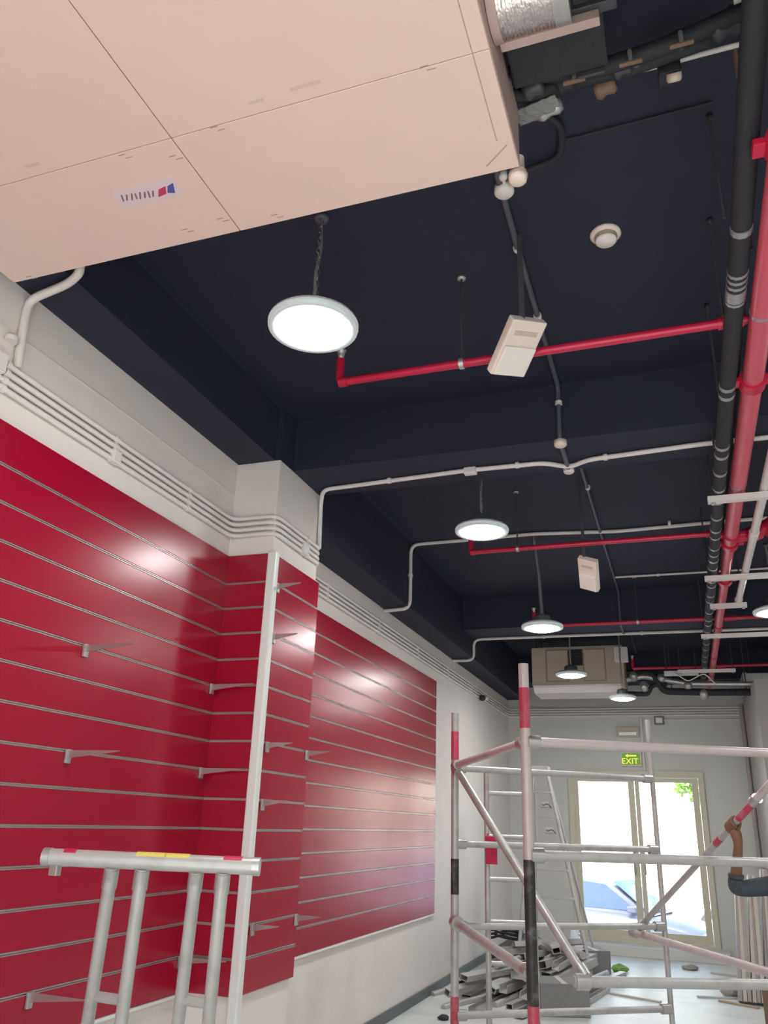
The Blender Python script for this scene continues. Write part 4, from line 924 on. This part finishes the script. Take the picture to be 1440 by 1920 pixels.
for a_ in (al, ar): skin('shoe', [[(W(Vector((a_.x, a_.y, .055)) - face * .04), .047), (W(Vector((a_.x, a_.y, .055)) + face * .06), .046), (W(Vector((a_.x, a_.y, .042)) + face * .16), .036)]], 'leather', wk)
skin('hair', [[(W(headc + Vector((0,0,.0)) - face * .045), .06), (W(headc + Vector((0,0,.055)) - face * .02), .082), (W(headt + Vector((0,0,.02)) + face * .01), .062)]], 'hair', wk)
fl = face.cross(Vector((0, 0, 1)))
for s_ in (-1, 1):
    e_ = headc + face * .088 + fl * .03 * s_ + Vector((0, 0, .005)); MB().lathe([(0, -.008), (.009, -.004), (.011, 0), (.007, .006), (0, .008)], 10, axisM(e_, face)).build('eye', 'cream_lens', bo)
    MB().lathe([(0, -.006), (.014, -.004), (.017, .003), (.01, .008), (0, .008)], 10, axisM(headc + fl * .088 * s_ + Vector((0, 0, -.01)), fl * s_) @ Matrix.Scale(1.6, 4, Vector((1, 0, 0)))).build('ear', 'skin', bo)
skin('nose', [[(W(headc + face * .085 + Vector((0,0,.005))), .008), (W(headc + face * .102 + Vector((0,0,-.03))), .012)]], 'skin', bo)
skin('mouth', [[(W(headc + face * .085 + fl * .02 + Vector((0,0,-.062))), .006), (W(headc + face * .092 + Vector((0,0,-.062))), .007), (W(headc + face * .085 - fl * .02 + Vector((0,0,-.062))), .006)]], 'nail', bo)

# ================================================================== OUTSIDE THE DOOR
struct(MB().box((-14, YE + 1.3, -.85), (14, 60, -.7)).build('ground_outside', 'asphalt'))
struct(MB().box((-4, YE + .201, -.85), (4, YE + 1.299, .0)).build('landing_outside', 'render_wall'))
struct(MB().box((-14, -30, -.1), (14, YB - .2, .02)).build('ground_street', 'asphalt'))
def car(label, loc, rz, mirror=1):
    t = thing('car', label, 'car', loc)
    M = Matrix.Translation(loc) @ Matrix.Rotation(rz, 4, 'Z')
    # body: cross-sections along the length (x), y half width, lower and shoulder height
    st = [(-2.2, .70, .42, .72), (-2.1, .80, .30, .84), (-1.5, .86, .24, .93), (-.5, .88, .24, .95), (.5, .88, .24, .93), (1.1, .87, .24, .90), (1.7, .84, .26, .80), (2.1, .74, .32, .68), (2.2, .62, .42, .60)]
    m = MB(); n_ = 10; vs = []
    for x, hw, z0, z1 in st:
        pf = [(-hw * .8, z0), (-hw * .98, z0 + .08), (-hw, (z0 + z1) / 2), (-hw * .97, z1 - .07), (-hw * .86, z1), (hw * .86, z1), (hw * .97, z1 - .07), (hw, (z0 + z1) / 2), (hw * .98, z0 + .08), (hw * .8, z0)]
        vs += [M @ Vector((x, y, z)) for y, z in pf]
    k = len(st); fs = [(i*n_+j, i*n_+(j+1) % n_, (i+1)*n_+(j+1) % n_, (i+1)*n_+j) for i in range(k-1) for j in range(n_)] + [list(range(n_)), [(k-1)*n_+j for j in range(n_)]]
    m.add(vs, fs, True); m.build('body', 'car_paint', t)
    cab = [(-1.75, .70, .90, .92), (-1.05, .62, .90, 1.38), (-.2, .62, .90, 1.47), (.45, .62, .90, 1.42), (1.2, .70, .86, .90)]
    roof = MB(); vs = []
    for x, hw, z0, z1 in cab: vs += [M @ Vector(q) for q in ((x, -hw * 1.18 if z1 > 1 else -hw, z0), (x, -hw, z1), (x, hw, z1), (x, hw * 1.18 if z1 > 1 else hw, z0))]
    roof.add(vs, [(i*4+j, i*4+j+1, (i+1)*4+j+1, (i+1)*4+j) for i in range(4) for j in range(3)], False); roof.build('cabin', 'car_paint', t)
    for s_ in (-1, 1):
        g_ = MB(); pl = [(-1.45, .98), (-1.0, 1.32), (-.28, 1.40), (-.28, .98)]; g_.add([M @ Vector((x, s_ * (.745 - (z - .9) * .22), z)) for x, z in pl], [(0, 1, 2, 3)]); g_.build('side_window', 'car_glass', t)
        g_ = MB(); pl = [(-.2, .98), (-.2, 1.41), (.42, 1.36), (.98, .98)]; g_.add([M @ Vector((x, s_ * (.745 - (z - .9) * .22), z)) for x, z in pl], [(0, 1, 2, 3)]); g_.build('side_window', 'car_glass', t)
        MB().bbox((.85, s_ * .80 - .06, .95), (1.0, s_ * .80 + .06, 1.05), .02, M).build('mirror', 'car_paint', t)
        MB().bbox((2.0, s_ * .55 - .12, .60), (2.19, s_ * .55 + .10, .70), .02, M).build('headlamp', 'steel', t)
    g_ = MB(); g_.add([M @ Vector(q) for q in ((.55, -.56, 1.40), (.55, .56, 1.40), (1.17, .66, .95), (1.17, -.66, .95))], [(0, 1, 2, 3)]); o = g_.build('windscreen', 'car_glass', t)
    for v in o.data.vertices: v.co += Vector((0, 0, .012))
    g_ = MB(); g_.add([M @ Vector(q) for q in ((-1.1, -.55, 1.36), (-1.1, .55, 1.36), (-1.68, .62, .97), (-1.68, -.62, .97))], [(0, 1, 2, 3)]); o = g_.build('rear_window', 'car_glass', t)
    for v in o.data.vertices: v.co += Vector((0, 0, .012))
    for x in (-1.35, 1.35):
        for s_ in (-1, 1):
            A_ = M @ Matrix.Translation((x, s_ * .80, .33)) @ Matrix.Rotation(math.pi / 2, 4, 'X')
            wh = MB().lathe([(.18, -.1), (.30, -.1), (.33, -.07), (.33, .07), (.30, .1), (.18, .1)], 24, A_).build('wheel', 'tyre', t); MB().lathe([(0, -.09), (.19, -.085), (.19, .085), (0, .09)], 16, A_).build('hub', 'steel', wh)
    MB().bbox((2.12, -.4, .45), (2.225, .4, .55), .02, M).build('grille', 'tyre', t)
    return t
car('white car parked right outside the glass door, filling the lower panes', (-1.75, 16.9, -.7), math.radians(-14))
car('white car parked farther away behind the nearer car outside', (1.6, 22.5, -.7), math.radians(-172))
t = thing('tree', 'leafy green tree outside the right door leaf', 'tree', (.9, 30, -.7))
MB().tube([(.9, 30, -.7), (.95, 30, 1.4), (.85, 30, 2.6)], .12, 10, rs=[.16, .12, .09]).build('trunk', 'bark', t)
m = MB(); rl = random.Random(5)
for k in range(1400):
    u = Vector((rl.gauss(0, 1), rl.gauss(0, 1), rl.gauss(0, 1))).normalized() * (rl.random() ** .4)
    c = Vector((.9 + u.x * 1.5, 30 + u.y * 1.5, 3.6 + u.z * 1.25)); d1 = Vector((rl.gauss(0, 1), rl.gauss(0, 1), rl.gauss(0, 1))).normalized() * .13; d2 = d1.orthogonal().normalized() * .07
    m.add([c - d1, c + d2, c + d1, c - d2], [(0, 1, 2, 3)])
o = m.build('foliage', 'leaf', t); o['kind'] = 'stuff'
t = thing('street_building', 'sunlit pale building across the street beyond the parked cars', 'building', (-2, 36, -.7))
MB().box((-14, 36, -.7), (10, 36.4, 6.5)).build('wall', 'render_wall', t); MB().bbox((-14.2, 35.4, 6.5), (10.2, 36.6, 6.75), .03).build('parapet', 'render_wall', t)
cn = MB().bbox((.2, 34.4, 2.2), (8.2, 35.99, 2.35), .03).build('canopy', 'render_wall', t)
for x in (.4, 3.2, 6.0): MB().tube([(x, 34.6, -.7), (x, 34.6, 2.2)], .06, 10).build('canopy_post', 'render_wall', cn)
for x in (.9, 3.2, 5.2):
    f_ = MB().box((x, 35.95, .9), (x + 1.0, 36.0, 1.7)).build('window', 'car_glass', t); MB().box((x - .06, 35.94, .82), (x + 1.06, 35.99, .9)).build('sill', 'render_wall', f_)
